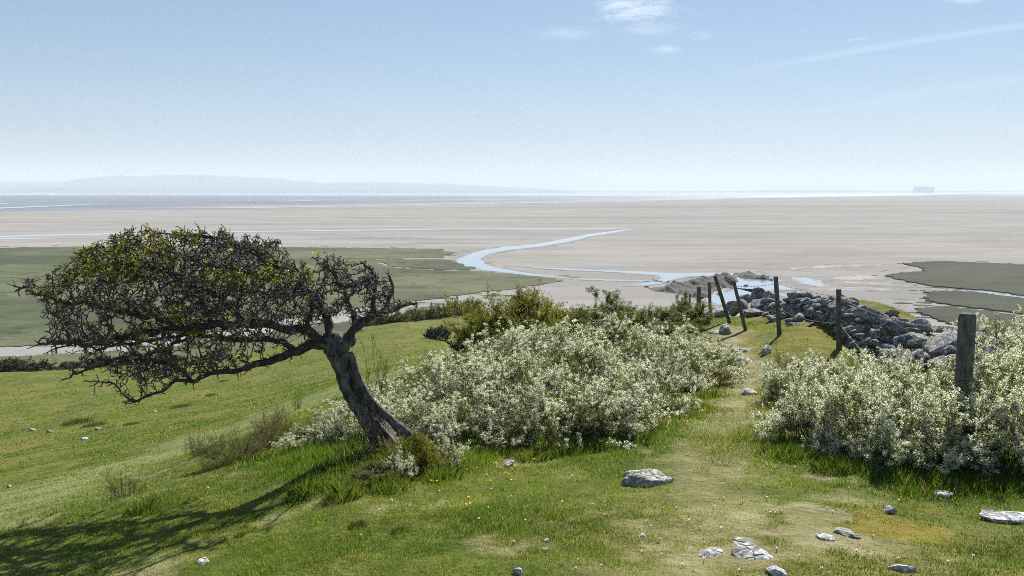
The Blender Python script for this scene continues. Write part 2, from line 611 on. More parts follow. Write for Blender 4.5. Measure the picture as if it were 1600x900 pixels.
def sand_mat():
    m, N = mat('tidal_sand')
    p = N.pos()
    sp = N.n('ShaderNodeSeparateXYZ', {0: p})
    a = N.noise(N.pos(.0011, .006, 1), 1.0, 5, 0.55, 0.4)
    b = N.noise(N.pos(.012, .045, 1), 1.0, 5, 0.6, 0.5)
    d = N.noise(N.pos(.05, .10, 1), 1.0, 6, 0.62, 0.8)
    c = N.mix(N.ramp(b, 0.3, 0.7), (.254, .241, .221), (.326, .313, .294))  # sand tones lightened to stand in for the sky's sheen
    c = N.mix(N.math('MULTIPLY', N.ramp(a, 0.48, 0.66), 0.75), c, (.215, .208, .202))
    c = N.mix(N.math('MULTIPLY', N.ramp(d, 0.56, 0.72), 0.35), c, (.19, .172, .152))
    rill = N.noise(N.pos(.022, .05, 1), 1.0, 8, 0.58, 1.6)
    rill = N.math('SUBTRACT', 1.0, N.ramp(N.math('ABSOLUTE', N.math('SUBTRACT', rill, 0.5)), 0.0, 0.02))
    near = N.math('MULTIPLY', N.ramp(sp.outputs[1], 420.0, 200.0), N.ramp(sp.outputs[0], 20.0, 90.0))
    c = N.mix(N.math('MULTIPLY', N.math('MULTIPLY', rill, near), .6), c, (.10, .09, .08))
    # the outer flats still wet from the tide
    line = N.math('SUBTRACT', sp.outputs[1], N.math('ADD', 1800.0, N.math('MULTIPLY', sp.outputs[0], 1.35)))
    line = N.math('ADD', line, N.math('MULTIPLY', N.math('SUBTRACT', a, 0.5), 1800.0))
    wet = N.ramp(line, -60.0, 260.0)
    c = N.mix(N.math('MULTIPLY', wet, 0.88), c, N.mix(N.ramp(a, .4, .6), (.115, .128, .155), (.175, .180, .200)))
    # near mud on the right, glistening
    rough = N.math('SUBTRACT', 0.62, N.math('MULTIPLY', wet, 0.2))
    rough = N.math('SUBTRACT', rough, N.math('MULTIPLY', N.ramp(a, 0.48, 0.66), 0.1))
    N.out(N.prin(color=c, rough=rough, spec=N.math('MULTIPLY', wet, 0.15), normal=N.bump(d, 0.25, 0.3)))
    return m


def mud_mat():
    m, N = mat('wet_mud')
    a = N.noise(N.pos(.12, .2, 1), 1.0, 6, 0.65, 0.6)
    c = N.mix(N.ramp(a, .38, .62), (.130, .128, .128), (.255, .240, .220))
    N.out(N.prin(color=c, rough=0.75, spec=0.08, normal=N.bump(a, .2, .15)))
    return m


def water_mat():
    m, N = mat('shallow_water')
    n = N.noise(N.pos(.5, 1.6, 1), 1.0, 3)
    N.out(N.prin(color=(.30, .34, .37), rough=0.10, spec=1.0, normal=N.bump(n, 0.006, 0.1)))
    return m


def marsh_mat(k=1.0):
    m, N = mat('salt_marsh_turf')
    a = N.noise(N.pos(.02, .03, 1), 1.0, 6, 0.6, 0.3)
    b = N.noise(N.pos(.14, .16, 1), 1.0, 6, 0.72)
    e = N.noise(N.pos(.035, .05, 1), 1.0, 7, 0.6, 1.5)
    c = N.mix(N.ramp(a, 0.35, 0.65), (.056 * k, .066 * k, .032 * (k + .12)), (.112 * k, .124 * k, .058 * (k + .12)))
    c = N.mix(N.math('MULTIPLY', N.ramp(b, 0.5, 0.70), 0.7), c, (.028, .029, .018))
    c = N.mix(N.math('MULTIPLY', N.ramp(b, 0.42, 0.30), 0.5), c, (.125 * k, .115 * k, .070 * k))
    line = N.math('SUBTRACT', 1.0, N.ramp(N.math('ABSOLUTE', N.math('SUBTRACT', e, 0.5)), 0.0, 0.016))
    c = N.mix(N.math('MULTIPLY', N.math('MULTIPLY', line, N.ramp(a, .45, .6)), .75), c, (.030, .028, .02))
    nz = N.n('ShaderNodeSeparateXYZ', {0: N.n('ShaderNodeNewGeometry').outputs['True Normal']}).outputs[2]
    c = N.mix(N.ramp(nz, 0.75, 0.45), c, (.115, .100, .080))
    N.out(N.prin(color=c, rough=0.95, spec=0.1, normal=N.bump(b, 0.9, 0.5)))
    return m


def plain(name, c0, c1, scale, rough=0.9, bump=0.3, spec=0.2, objc=False):
    m, N = mat(name)
    n = N.noise(N.obj() if objc else N.pos(), scale, 5, 0.6)
    N.out(N.prin(color=N.mix(N.ramp(n, 0.35, 0.65), c0, c1), rough=rough, spec=spec, normal=N.bump(n, bump, 0.05)))
    return m


def rock_mat(name, base, light, dark, lich=0.5, moss=0.0):
    m, N = mat(name)
    p = N.pos()
    n1, n2, n3 = N.noise(p, 5, 5, 0.6), N.noise(p, 19, 5, 0.7), N.noise(p, 1.7, 3)
    vo = N.n('ShaderNodeTexVoronoi', {'Vector': p, 'Scale': 9.0, 'Randomness': 1.0}, feature='DISTANCE_TO_EDGE').outputs[0]
    c = N.mix(N.ramp(n1, 0.3, 0.7), dark, base)
    c = N.mix(N.math('MULTIPLY', N.ramp(n2, 0.60 - 0.14 * lich, 0.66 - 0.1 * lich), min(1.0, lich * 1.4)), c, light)
    c = N.mix(N.math('MULTIPLY', N.ramp(N.noise(p, 40, 3), 0.60, 0.7), 0.6), c, dark)
    if moss:
        c = N.mix(N.math('MULTIPLY', N.ramp(n3, 0.52, 0.62), moss), c, (.10, .095, .02))
    h = N.math('ADD', N.math('MULTIPLY', n2, 0.6), N.math('MINIMUM', N.math('MULTIPLY', vo, 4.0), 0.35))
    N.out(N.prin(color=c, rough=0.9, spec=0.2, normal=N.bump(h, 0.8, 0.05)))
    return m


def bark_mat(name, dark, light, lich=0.35, sc=1.0):
    m, N = mat(name)
    p = N.pos()
    st = N.pos(1, 1, .35)
    n1, n2, n3 = N.noise(st, 28 * sc, 5, 0.65, 0.5), N.noise(p, 11 * sc, 4, 0.6), N.noise(p, 60 * sc, 3)
    c = N.mix(N.ramp(n1, 0.35, 0.68), dark, light)
    c = N.mix(N.math('MULTIPLY', N.ramp(n2, 0.56, 0.64), lich), c, (.33, .34, .30))
    h = N.math('ADD', n1, N.math('MULTIPLY', n3, 0.4))
    N.out(N.prin(color=c, rough=0.9, spec=0.2, normal=N.bump(h, 0.9, 0.03)))
    return m


MT = dict(
    ground=ground_mat(), grass=grass_mat(), sand=sand_mat(), water=water_mat(), mud=mud_mat(), marsh=marsh_mat(1.12), marsh_r=marsh_mat(.46),
    rock=rock_mat('limestone', (.36, .36, .35), (.62, .62, .60), (.20, .20, .195), 0.9, .3),
    wall=rock_mat('dark_limestone', (.255, .255, .258), (.56, .56, .55), (.075, .075, .078), 0.6, 0.2),
    shore=rock_mat('shore_rock', (.12, .11, .10), (.23, .21, .19), (.04, .038, .035), 0.3),
    bark=bark_mat('hawthorn_bark', (.042, .036, .029), (.20, .178, .150), 0.2, .8),
    limb=bark_mat('hawthorn_limb', (.040, .036, .032), (.125, .115, .105), 0.55, 1.2),
    twig=bark_mat('hawthorn_twig', (.045, .040, .035), (.165, .150, .132), 0.5, 1.0),
    stem=plain('shrub_stem', (.045, .035, .030), (.095, .078, .066), 30, bump=0.1),
    drystem=plain('dry_stem', (.13, .10, .07), (.24, .19, .13), 30, bump=0.1),
    post=bark_mat('weathered_post', (.070, .068, .056), (.165, .162, .130), 0.12, 0.8),
    wire=plain('rusty_wire', (.12, .10, .09), (.22, .20, .18), 20, rough=0.5, bump=0.0, spec=0.5),
    hill=plain('far_hill', (.030, .050, .030), (.060, .080, .050), 0.004),
    leaf=leafy('hawthorn_leaf', (.105, .125, .012), (.25, .25, .03), 0.48),
    bleaf=leafy('shrub_leaf', (.075, .098, .016), (.185, .195, .045), 0.48),
    dleaf=leafy('dark_shrub_leaf', (.026, .038, .014), (.072, .085, .030), 0.3),
    bloom=leafy('white_blossom', (.78, .80, .70), (.92, .92, .86), 0.57, 0.1, 0.7, 1.0),
    petal_y=plain('dandelion_yellow', (.72, .42, .01), (.85, .58, .02), 200, bump=0),
    petal_w=plain('daisy_white', (.78, .78, .76), (.86, .86, .84), 200, bump=0),
    building=plain('pale_cladding', (.05, .085, .12), (.07, .105, .14), 0.01, bump=0),
    white=plain('white_paint', (.75, .75, .75), (.82, .82, .82), 0.1, bump=0),
)

# ------------------------------------------------------------------ the setting
def build_ground():
    th = np.concatenate([np.linspace(-math.pi, -1.0, 26)[:-1], np.linspace(-1.0, 1.0, 520), np.linspace(1.0, math.pi, 26)[1:]])
    r = np.geomspace(0.35, 260, 440)
    T, R = np.meshgrid(th, r, indexing='ij')
    X, Y = np.sin(T) * R, np.cos(T) * R
    Z = H(X, Y)
    back = sstep(np.abs(T), 1.1, 1.9)
    Z = Z * (1 - back) + np.where(R < 40, SEA - 1.8 - 0.05 * R, -4) * back
    pa, lu, mo, pl = cover(X.ravel(), Y.ravel())
    V = np.stack([X.ravel(), Y.ravel(), Z.ravel()], 1)
    nt, nr = len(th), len(r)
    i = (np.arange(nt - 1)[:, None] * nr + np.arange(nr - 1)[None]).ravel()
    Q = np.stack([i, i + 1, i + nr + 1, i + nr], -1)
    zf = V[Q, 2].max(1)
    Q = Q[zf > -2.5]
    # middle cap under the viewpoint
    V = np.vstack([V, [[0, 0, SEA - 1.75]]])
    c = len(V) - 1
    cap = np.stack([np.full(nt - 1, c), np.arange(nt - 1) * nr, (np.arange(nt - 1) + 1) * nr], -1)
    colr = np.zeros((len(V), 4))
    colr[:-1] = np.stack([pa, lu, mo, pl], 1)
    me = mesh_data('headland', V, [Q[:, ::-1], cap[:, ::-1]], MT['ground'], colr, True)
    tag(obj('headland_ground', me), kind='structure')


build_ground()


def rect(name, x0, x1, y0, y1, z, m, nx=1, ny=1):
    xs, ys = np.linspace(x0, x1, nx + 1), np.linspace(y0, y1, ny + 1)
    X, Y = np.meshgrid(xs, ys, indexing='ij')
    V = np.stack([X.ravel(), Y.ravel(), np.full(X.size, z)], 1)
    i = (np.arange(nx)[:, None] * (ny + 1) + np.arange(ny)[None]).ravel()
    Q = np.stack([i, i + ny + 1, i + ny + 2, i + 1], -1)
    return tag(obj(name, mesh_data(name, V, [Q], m)), kind='structure')


rect('tidal_sand', -15500, 15500, -350, 16000, 0.0, MT['sand'], 8, 8)


def rough_outline(pts, step_px, amp, seed, z, grow=0.0):
    """a picture outline laid out on the flats, roughened in metres"""
    pts = np.asarray(pts, float)
    pts = np.vstack([pts, pts[:1]])
    s = np.concatenate([[0], np.cumsum(np.hypot(*(np.diff(pts, axis=0) * [1, 2.5]).T))])
    n = max(12, int(s[-1] / step_px))
    q = np.linspace(0, s[-1], n, endpoint=False)
    uv = np.stack([np.interp(q, s, pts[:, 0]), np.interp(q, s, pts[:, 1])], 1)
    w = np.array([S(u, v, z) for u, v in uv])
    d = w[:, 1:2] / 200
    t = np.roll(w, -1, 0) - np.roll(w, 1, 0)
    nrm = np.stack([-t[:, 1], t[:, 0]], 1)
    nrm /= np.linalg.norm(nrm, axis=1, keepdims=True) + 1e-9
    off = amp * (fbm(q * 0.09, q * 0 + seed * 3.7, None, seed, 4) + 0.75 * fbm(q * 0.42, q * 0 + seed * 1.7, None, seed + 2, 3))[:, None]
    area = (w[:, 0] * np.roll(w[:, 1], -1) - np.roll(w[:, 0], -1) * w[:, 1]).sum()
    w[:, :2] += nrm * (off * np.clip(d, .5, 3) - grow * np.sign(area) * (1 + .6 * fbm(q * .2, q * 0, None, seed + 40, 3))[:, None])
    return w


def slab(name, outlines, m, z, skirt=None, kind='structure', amp=1.0, step=5, grow=0.0, islets=0):
    bm = bmesh.new()
    for k, pts in enumerate(outlines):
        w = rough_outline(pts, step, amp, 11 + k * 5, z, grow)
        rn = np.random.default_rng(k + 70)
        for _ in range(islets):
            c0 = w[rn.integers(len(w))] + np.array([rn.normal(0, 4.5), rn.normal(0, 7), -0.02 - .01 * rn.uniform()])
            R = rn.uniform(.3, 1.6)
            ph = np.arange(9) * 2 * math.pi / 9
            rr = R * rn.uniform(.5, 1.2, 9)
            vi = [bm.verts.new((c0[0] + 1.6 * a * math.cos(p_), c0[1] + a * math.sin(p_), c0[2])) for a, p_ in zip(rr, ph)]
            bm.faces.new(vi)
            if skirt:
                for v_ in vi:
                    v_.co.z = .05 + .02 * rn.uniform()
        vs = [bm.verts.new(p) for p in w]
        es = [bm.edges.new((vs[i], vs[(i + 1) % len(vs)])) for i in range(len(vs))]
        r = bmesh.ops.triangle_fill(bm, edges=es, use_beauty=True, normal=(0, 0, 1))
        if skirt:
            lo = [bm.verts.new((p[0], p[1], z - skirt)) for p in w]
            for i in range(len(vs)):
                j = (i + 1) % len(vs)
                bm.faces.new((vs[i], vs[j], lo[j], lo[i]))
    bmesh.ops.recalc_face_normals(bm, faces=bm.faces)
    if not skirt:
        for f in bm.faces:
            if f.normal.z < 0:
                f.normal_flip()
    me = bpy.data.meshes.new(name)
    bm.to_mesh(me)
    bm.free()
    me.materials.append(m)
    return tag(obj(name, me), kind=kind)


slab('salt_marsh', [
    [(-500, 392), (-200, 389), (0, 387), (130, 385), (300, 387), (420, 386), (560, 387), (690, 389), (706, 395), (692, 402), (600, 403.6), (500, 404.4), (600, 405.0), (695, 404.6), (722, 413), (745, 419), (735, 421), (680, 420.6), (610, 416), (590, 409), (602, 416.5), (670, 421.8), (760, 424), (800, 428), (862, 434), (880, 439), (800, 451), (740, 458), (680, 466), (630, 471), (560, 481), (470, 494), (380, 503), (240, 524), (100, 537), (0, 541), (-500, 563)],
    [(-500, 578), (0, 557), (100, 553), (240, 545), (380, 526), (470, 512), (540, 502), (600, 494), (650, 489), (700, 482), (690, 500), (560, 524), (400, 560), (0, 604), (-500, 620)],
], MT['marsh'], 0.14, 0.5, amp=1.9, step=2.5, islets=150)
slab('salt_marsh', [
    [(1412, 411), (1440, 409), (1480, 408), (1600, 413), (1900, 421), (1900, 492), (1600, 461), (1545, 453), (1465, 447), (1420, 439), (1385, 431), (1400, 426), (1440, 424), (1442, 419)],
    [(1450, 456), (1475, 453), (1520, 455), (1600, 466), (1900, 502), (1900, 522), (1600, 489), (1500, 477), (1445, 468)],
    [(1428, 482), (1470, 478), (1520, 483), (1600, 494), (1900, 530), (1900, 600), (1600, 530), (1500, 508), (1440, 490)],
], MT['marsh_r'], 0.28, 0.6, amp=1.8, step=2.5, islets=110)

RIVER = [
    [(996, 357.6), (960, 360.5), (920, 365.5), (880, 373.5), (840, 380.5), (790, 385.5), (755, 390.5), (730, 398), (714, 406), (716, 414), (740, 420), (790, 426), (840, 431.5), (900, 435.5), (850, 430), (810, 424), (775, 418.5), (757, 412), (752, 405), (760, 398), (790, 391), (840, 386), (890, 377.5), (930, 368), (970, 361.7)],
    [(-400, 371), (0, 368.5), (220, 363.3), (400, 361), (540, 359.2), (720, 357.0), (800, 356.6), (950, 356.8), (996, 357.6), (950, 357.9), (800, 357.6), (720, 358.2), (540, 360.6), (400, 362.3), (220, 365.2), (0, 370.5), (-400, 373.5)],
    [(-300, 374.5), (0, 372.3), (110, 371.6), (60, 373), (0, 374), (-300, 377)],
]
STREAM = [
    [(790, 415), (900, 420.5), (1000, 424), (1060, 427), (1100, 426.5), (1160, 427.5), (1205, 430), (1150, 431.5), (1075, 431.5), (1045, 439), (1020, 444), (985, 447.5), (1000, 443.5), (1035, 436), (1030, 430.5), (960, 425), (880, 421.5)],
    [(860, 434), (950, 437), (1035, 438.8), (1035, 440), (950, 438.6)],
    [(1140, 434), (1175, 433), (1206, 436), (1214, 444), (1236, 450), (1236, 453), (1205, 452), (1180, 458), (1160, 453), (1135, 448)],
    [(1108, 470), (1125, 455), (1150, 450), (1178, 452), (1185, 462), (1160, 474), (1130, 478)],
    [(1240, 436), (1258, 433), (1275, 440), (1290, 446), (1278, 447), (1255, 443)],
    [(1195, 457), (1240, 462), (1300, 466), (1240, 465)],
    [(1462, 452.5), (1540, 456), (1600, 463.5), (1800, 487), (1800, 490), (1600, 465.5), (1535, 458)],
]
slab('river', RIVER, MT['water'], 0.06, amp=0.5, step=3)
slab('stream', STREAM, MT['water'], 0.065, amp=0.6, step=3)
slab('wet_mud', RIVER[:1], MT['mud'], 0.03, amp=1.6, step=3, grow=3.2)
slab('wet_mud', STREAM, MT['mud'], 0.04, amp=1.2, step=3, grow=1.6)
slab('wet_mud', [
    [(1230, 418), (1330, 414), (1400, 412), (1330, 417), (1240, 421)], [(1290, 432), (1350, 428), (1385, 436), (1340, 437), (1300, 436)], [(1260, 452), (1340, 448), (1420, 452), (1350, 455)],
    [(1310, 440), (1380, 442), (1430, 447), (1370, 446)], [(680, 392), (720, 390), (760, 388), (735, 396), (705, 402), (690, 400)], [(480, 372), (560, 370), (640, 371), (700, 374), (600, 373)], [(640, 379), (700, 378), (760, 380), (700, 381)],
], MT['mud'], 0.02, amp=2.6, step=2)
slab('bay_water', [
    [(-900, 305.5), (0, 304.8), (300, 305.4), (700, 305.8), (1000, 306.6), (1170, 306), (1200, 304.5), (1350, 303.2), (1600, 303.0), (2500, 303.0), (2500, 300.4), (1600, 300.4), (800, 300.4), (0, 300.4), (-900, 300.4)],
    [(-300, 329), (0, 324), (80, 321.3), (200, 316.6), (120, 320.8), (0, 326), (-300, 332)],
    [(280, 313), (400, 312.2), (620, 311.6), (400, 313.1)],
    [(200, 326), (400, 323.8), (560, 321), (700, 318), (900, 315.5), (1100, 313.8), (900, 316.4), (700, 319.2), (560, 322), (400, 325)],
    [(-200, 319), (0, 317.6), (30, 317.4), (0, 318.6), (-200, 320.5)],
    [(440, 313.8), (485, 313), (500, 313.6), (450, 314.6)], [(590, 312.8), (640, 312.6), (900, 310.2), (1050, 309.2), (900, 310.9), (640, 313.4)],
    [(900, 308.9), (1150, 307.8), (1420, 306.4), (1160, 308.5)], [(1480, 305.6), (1700, 305.0), (2200, 305), (1700, 306.0)],
], MT['water'], 0.25, amp=0.0, step=12)


def ridge(name, prof, dist, depth, seed, base=0.0):
    """far hills: a real ridge with depth, its crest at the given picture heights"""
    prof = np.asarray(prof, float)
    us = np.arange(prof[0, 0], prof[-1, 0], 6.0)
    vs = np.interp(us, prof[:, 0], prof[:, 1])
    crest = np.array([P(u, v, dist)[2] for u, v in zip(us, vs)])
    crest = crest + 0.10 * np.maximum(crest, 10) * fbm(us * 0.03, us * 0 + seed, None, seed, 5)
    xs = (us - 800) / F
    sec = np.array([(-1, 0), (-.82, .22), (-.6, .48), (-.4, .74), (-.2, .93), (0, 1), (.25, .9), (.6, .5), (1, 0)])
    rows = []
    for t, hk in sec:
        y = dist + t * depth
        wob = 1 + 0.35 * fbm(us * 0.02 + t * 3, us * 0 + t * 2.3, None, seed + 4, 4) * (0 if abs(t) in (0, 1) else 1)
        rows.append(np.stack([xs * y, np.full(len(us), y) + depth * .1 * fbm(us * .01, us * 0 + t, None, seed + 9), base + np.maximum(crest, 1) * hk * wob - (1 if hk == 0 else 0)], 1))
    V = np.concatenate(rows)
    n = len(us)
    i = (np.arange(len(sec) - 1)[:, None] * n + np.arange(n - 1)[None]).ravel()
    Q = np.stack([i, i + 1, i + n + 1, i + n], -1)
    return tag(obj(name, mesh_data(name, V, [Q], MT['hill'], None, True)), kind='structure')


ridge('far_hills', [(-700, 280), (-200, 281), (0, 283), (90, 284), (150, 278), (250, 274.5), (320, 274.5), (400, 277), (460, 282), (510, 286), (570, 285), (640, 285), (720, 288), (800, 293), (880, 297), (960, 299.5)], 13800, 1500, 3)
ridge('far_hills', [(-700, 291), (0, 292), (150, 293), (300, 295), (480, 295.5), (600, 297), (720, 297.6), (900, 299.2)], 11000, 700, 8)
ridge('far_shore', [(-700, 300), (500, 300), (900, 299.2), (1050, 298.6), (1160, 298), (1220, 296.6), (1300, 296.8), (1345, 297.8), (1420, 298.0), (1500, 298.2), (1600, 299), (2400, 299.2)], 12300, 300, 14)


# ------------------------------------------------------------------ haze
def build_haze():
    bm = bmesh.new()
    bmesh.ops.create_cube(bm, size=1)
    me = bpy.data.meshes.new('haze')
    bm.to_mesh(me)
    bm.free()
    m, N = mat('haze')
    v = N.n('ShaderNodeVolumePrincipled', {'Color': (.82, .91, 1.0, 1), 'Density': HAZE_DENSITY, 'Anisotropy': 0.0}).outputs[0]
    N.out(vol=v)
    me.materials.append(m)
    o = obj('haze', me)
    o.location = (0, 7950, 147)
    o.scale = (31600, 16700, 302)
    tag(o, kind='stuff')


build_haze()
# ------------------------------------------------------------------ the windswept hawthorn
TREE_D = 8.0


def inpoly(u, v, poly):
    poly = np.asarray(poly, float)
    ins = np.zeros(len(u), bool)
    j = len(poly) - 1
    for i in range(len(poly)):
        c = ((poly[i, 1] > v) != (poly[j, 1] > v)) & (u < (poly[j, 0] - poly[i, 0]) * (v - poly[i, 1]) / (poly[j, 1] - poly[i, 1] + 1e-12) + poly[i, 0])
        ins ^= c
        j = i
    return ins


def quads_at(C, size, n, rnd, spread, aspect=0.7, flat=0.0):
    """n small leaf faces round each centre, at any angle"""
    k = len(C) * n
    c = np.repeat(C, n, 0) + rnd.normal(0, 1, (k, 3)) * spread
    a = rnd.normal(0, 1, (k, 3))
    a[:, 2] *= 1 - flat
    a /= np.linalg.norm(a, axis=1, keepdims=True)
    b = rnd.normal(0, 1, (k, 3))
    b -= (a * b).sum(1, keepdims=True) * a
    b /= np.linalg.norm(b, axis=1, keepdims=True)
    s = size * rnd.uniform(0.65, 1.3, (k, 1))
    nrm = np.cross(a, b)
    V = np.stack([c - a * s, c - b * s * aspect + nrm * s * .25, c + a * s, c + b * s * aspect + nrm * s * .25], 1).reshape(-1, 3)
    return V, (np.arange(k) * 4)[:, None] + np.arange(4), c


def make_tree():
    rnd = np.random.default_rng(21)
    px = TREE_D / F
    base = G(600, 706)
    px = float(base[1]) / F
    root = empty('hawthorn_tree', base)
    tag(root, 'wind-bent hawthorn with a leaning furrowed trunk and a crown swept far to one side', 'tree')
    yoff = float(base[1]) - TREE_D

    def Q(u, v, dy=0.0):
        return ray(u, v) * (TREE_D + yoff) + EYE - base + np.array([0, dy, 0])

    def limb(pts):
        """(u, v, radius px, depth offset)"""
        return resample(np.array([[*Q(u, v, dy), r * px] for u, v, r, dy in pts]), 0.035)

    trunk = limb([(622, 742, 42, 0), (606, 706, 34, 0), (590, 676, 27, 0), (573, 650, 23.5, 0), (556, 622, 22, 0), (543, 595, 21, 0), (535, 572, 21, 0), (529, 553, 23, 0), (526, 538, 25, 0), (524, 528, 20, 0), (522, 520, 12, 0)])
    V, fs = loft(trunk[:, :3], trunk[:, 3] * .67, 40, 0.40, 4, freq=8, twist=1.6)
    ta = Acc()
    ta.add(V, fs)
    for pts, sd in (([(662, 696, 8, -.14), (637, 671, 8, -.12), (618, 656, 7, -.12), (599, 640, 6.2, -.11), (582, 623, 6, -.10), (565, 599, 6, -.08), (555, 572, 6, -.04), (548, 550, 6, 0)], 9),
                    ([(590, 700, 8, -.10), (583, 672, 7, -.09), (566, 645, 6, -.08), (550, 612, 5, -.08), (538, 585, 5, -.06), (528, 560, 7, -.04)], 12)):
        l = limb(pts)
        V, fs = loft(l[:, :3], l[:, 3], 16, 0.4, sd)
        ta.add(V, fs)
    for u, v, r, dy in ((519, 545, 12, -.05), (538, 540, 12, -.04), (545, 532, 12, 0.05), (512, 532, 11, .03)):     # burrs at the fork
        l = limb([(u - r * .9, v + 4, 3, dy), (u - r * .4, v + 1, r * .9, dy), (u, v, r, dy), (u + r * .5, v - 2, r * .8, dy), (u + r * .9, v - 3, 3, dy)])
        V, fs = loft(l[:, :3], l[:, 3], 18, 0.35, int(u))
        ta.add(V, fs)
    tr = obj('trunk', ta.data('trunk', MT['bark'], True), root)

    limbs = [
        [(528, 540, 19, 0), (506, 537, 16, .05), (486, 540, 13, .08), (464, 552, 12, .1), (432, 562, 9.5, .05), (402, 567, 8, 0), (372, 577, 7, -.1), (342, 579, 6, -.15), (314, 590, 4.8, -.2), (289, 584, 3.8, -.25), (272, 599, 3.4, -.25), (250, 606, 3, -.3), (228, 617, 2.6, -.3), (216, 600, 2.2, -.3), (204, 586, 2, -.35), (180, 578, 1.6, -.4)],
        [(524, 536, 15, 0), (512, 515, 12, .05), (506, 494, 10.5, .1), (492, 470, 9, .2), (462, 452, 8, .3), (420, 440, 7.5, .35), (380, 432, 7, .4), (330, 425, 6, .5), (270, 414, 5, .5), (200, 404, 3.5, .5)],
        [(508, 537, 12, .05), (482, 520, 11, -.05), (442, 506, 10.5, -.15), (392, 497, 10, -.2), (345, 500, 9, -.25), (304, 503, 8.5, -.3), (255, 488, 7.5, -.3), (205, 477, 6, -.3), (140, 468, 4.5, -.3), (80, 450, 3, -.3), (50, 442, 2, -.3)],
        [(464, 552, 9, .1), (425, 536, 8, .2), (350, 541, 7, .35), (280, 535, 6, .45), (200, 544, 4.5, .45), (125, 556, 3.5, .4), (85, 548, 2, .4)],
        [(540, 534, 13, 0), (557, 512, 10, .05), (580, 493, 8.5, .1), (600, 488, 7, .12), (622, 484, 5, .15), (648, 478, 3, .15)],
        [(580, 493, 6.5, .1), (579, 466, 5.5, .1), (586, 436, 4.5, .15), (562, 415, 3, .2)],
        [(557, 512, 7.5, .05), (552, 482, 6, -.1), (541, 446, 5, -.15), (515, 408, 3, -.2)],
        [(506, 494, 9, .1), (482, 452, 7.5, 0), (440, 416, 6.5, -.05), (400, 388, 5.5, -.1), (350, 370, 4, -.1), (290, 364, 3, -.1)],
        [(392, 497, 8, -.2), (360, 460, 7, -.3), (310, 430, 6.5, -.4), (250, 400, 5.5, -.45), (190, 378, 3.5, -.5)],
        [(304, 503, 7, -.3), (260, 510, 6, -.4), (200, 520, 5, -.5), (140, 525, 3.5, -.5), (105, 520, 2, -.5)],
        [(462, 452, 6.5, .3), (430, 470, 6, .5), (370, 470, 5.5, .7), (300, 462, 4.5, .8), (220, 450, 3.5, .8), (110, 430, 2.5, .7)],
        [(312, 590, 5, -.2), (296, 560, 4.5, -.3), (250, 548, 4, -.4), (200, 552, 3, -.5), (150, 572, 2, -.5)],
        [(345, 500, 7, -.25), (320, 470, 6, .0), (290, 440, 5, .1), (250, 420, 4, .15), (170, 410, 3, .2)],
        [(280, 535, 4.5, .45), (220, 560, 3.6, .3), (160, 570, 3, .2), (118, 571, 2.2, .2), (100, 582, 1.6, .2)], [(200, 544, 3.5, .45), (150, 538, 3, .3), (105, 540, 2.2, .2), (75, 550, 1.6, .1)],
        [(600, 488, 5, .12), (608, 460, 4, .2), (603, 436, 3, .25)], [(541, 446, 4, -.15), (565, 440, 3.5, -.3), (590, 428, 3, -.35)],
        [(480, 520, 6, -.05), (500, 460, 5, -.3), (470, 420, 4.5, -.4), (415, 385, 3.5, -.45), (375, 375, 2.5, -.45)],
    ]
    la = Acc()
    seeds, srad = [], []
    for i, pts in enumerate(limbs):
        l = limb(pts)
        k = len(l)
        wob = np.stack([fbm(np.arange(k) * .33, np.full(k, i * 5.1 + j * 9), None, 60 + j, 3) for j in range(3)], 1) * 0.055
        wob *= np.minimum(1, np.arange(k) / 6)[:, None] * (1 if i else 0.6)
        l[:, :3] += wob
        V, fs = loft(l[:, :3], l[:, 3] * 0.66, 10, 0.28, 30 + i, freq=5)
        la.add(V, fs)
        seeds.append(l[:, :3]); srad.append(l[:, 3])
    obj('limbs', la.data('limbs', MT['limb'], True), tr)

    # the twiggy crown: branches compete for the space inside the crown's outline
    outline = [(42, 440), (74, 430), (110, 415), (128, 394), (172, 374), (205, 361), (240, 357), (330, 357), (365, 364), (382, 380), (392, 374), (425, 377), (452, 392), (470, 412), (500, 402), (522, 396), (560, 416), (600, 428), (618, 452), (612, 468), (644, 477), (612, 495), (560, 503), (520, 498), (500, 512), (470, 532), (430, 552), (380, 572), (320, 588), (270, 596), (222, 604), (190, 590), (150, 577), (116, 562), (78, 546), (104, 520), (78, 500), (70, 478)]
    n = 24000
    u, v = rnd.uniform(10, 650, n), rnd.uniform(350, 612, n)
    wu = u + 16 * fbm(u / 26, v / 20, None, 201, 3)
    wv = v + 15 * fbm(u / 22, v / 18, None, 211, 3)
    ok = inpoly(wu, wv, outline)
    keep = np.where(v > 570, .8, np.where(v > 500, np.where(u < 330, .72, .52), 1.0)) * np.where((u < 130) & (v > 450), .75, np.where(u < 110, .8, 1.0)) * np.where((u >= 130) & (u < 210) & (v > 480), .65, 1.0) * np.where(u > 470, .85, 1.0) * np.where((u > 380) & (u < 500) & (v > 470), .75, 1.0)
    ok &= rnd.uniform(0, 1, n) < keep * np.where((v < 505) & (u > 130) & (u < 470), .78, .74)
    u, v = u[ok], v[ok]
    hw = 1.05 * np.clip((v - 340) / 60, .35, 1) * np.clip((640 - u) / 160, .45, 1) * np.clip((u + 40) / 160, .5, 1)
    dy = rnd.uniform(-1, 1, len(u)) * hw
    cl = fbm(u / 52 + v / 60, v / 19 - u / 90, dy * 1.5, 221, 3)
    gap = cl > np.where(v > 570, -.5, np.where((v > 500) & (u < 480), .0, np.where((v < 500) & (u > 140) & (u < 470), -.24, -.10)))
    u, v, dy = u[gap], v[gap], dy[gap]
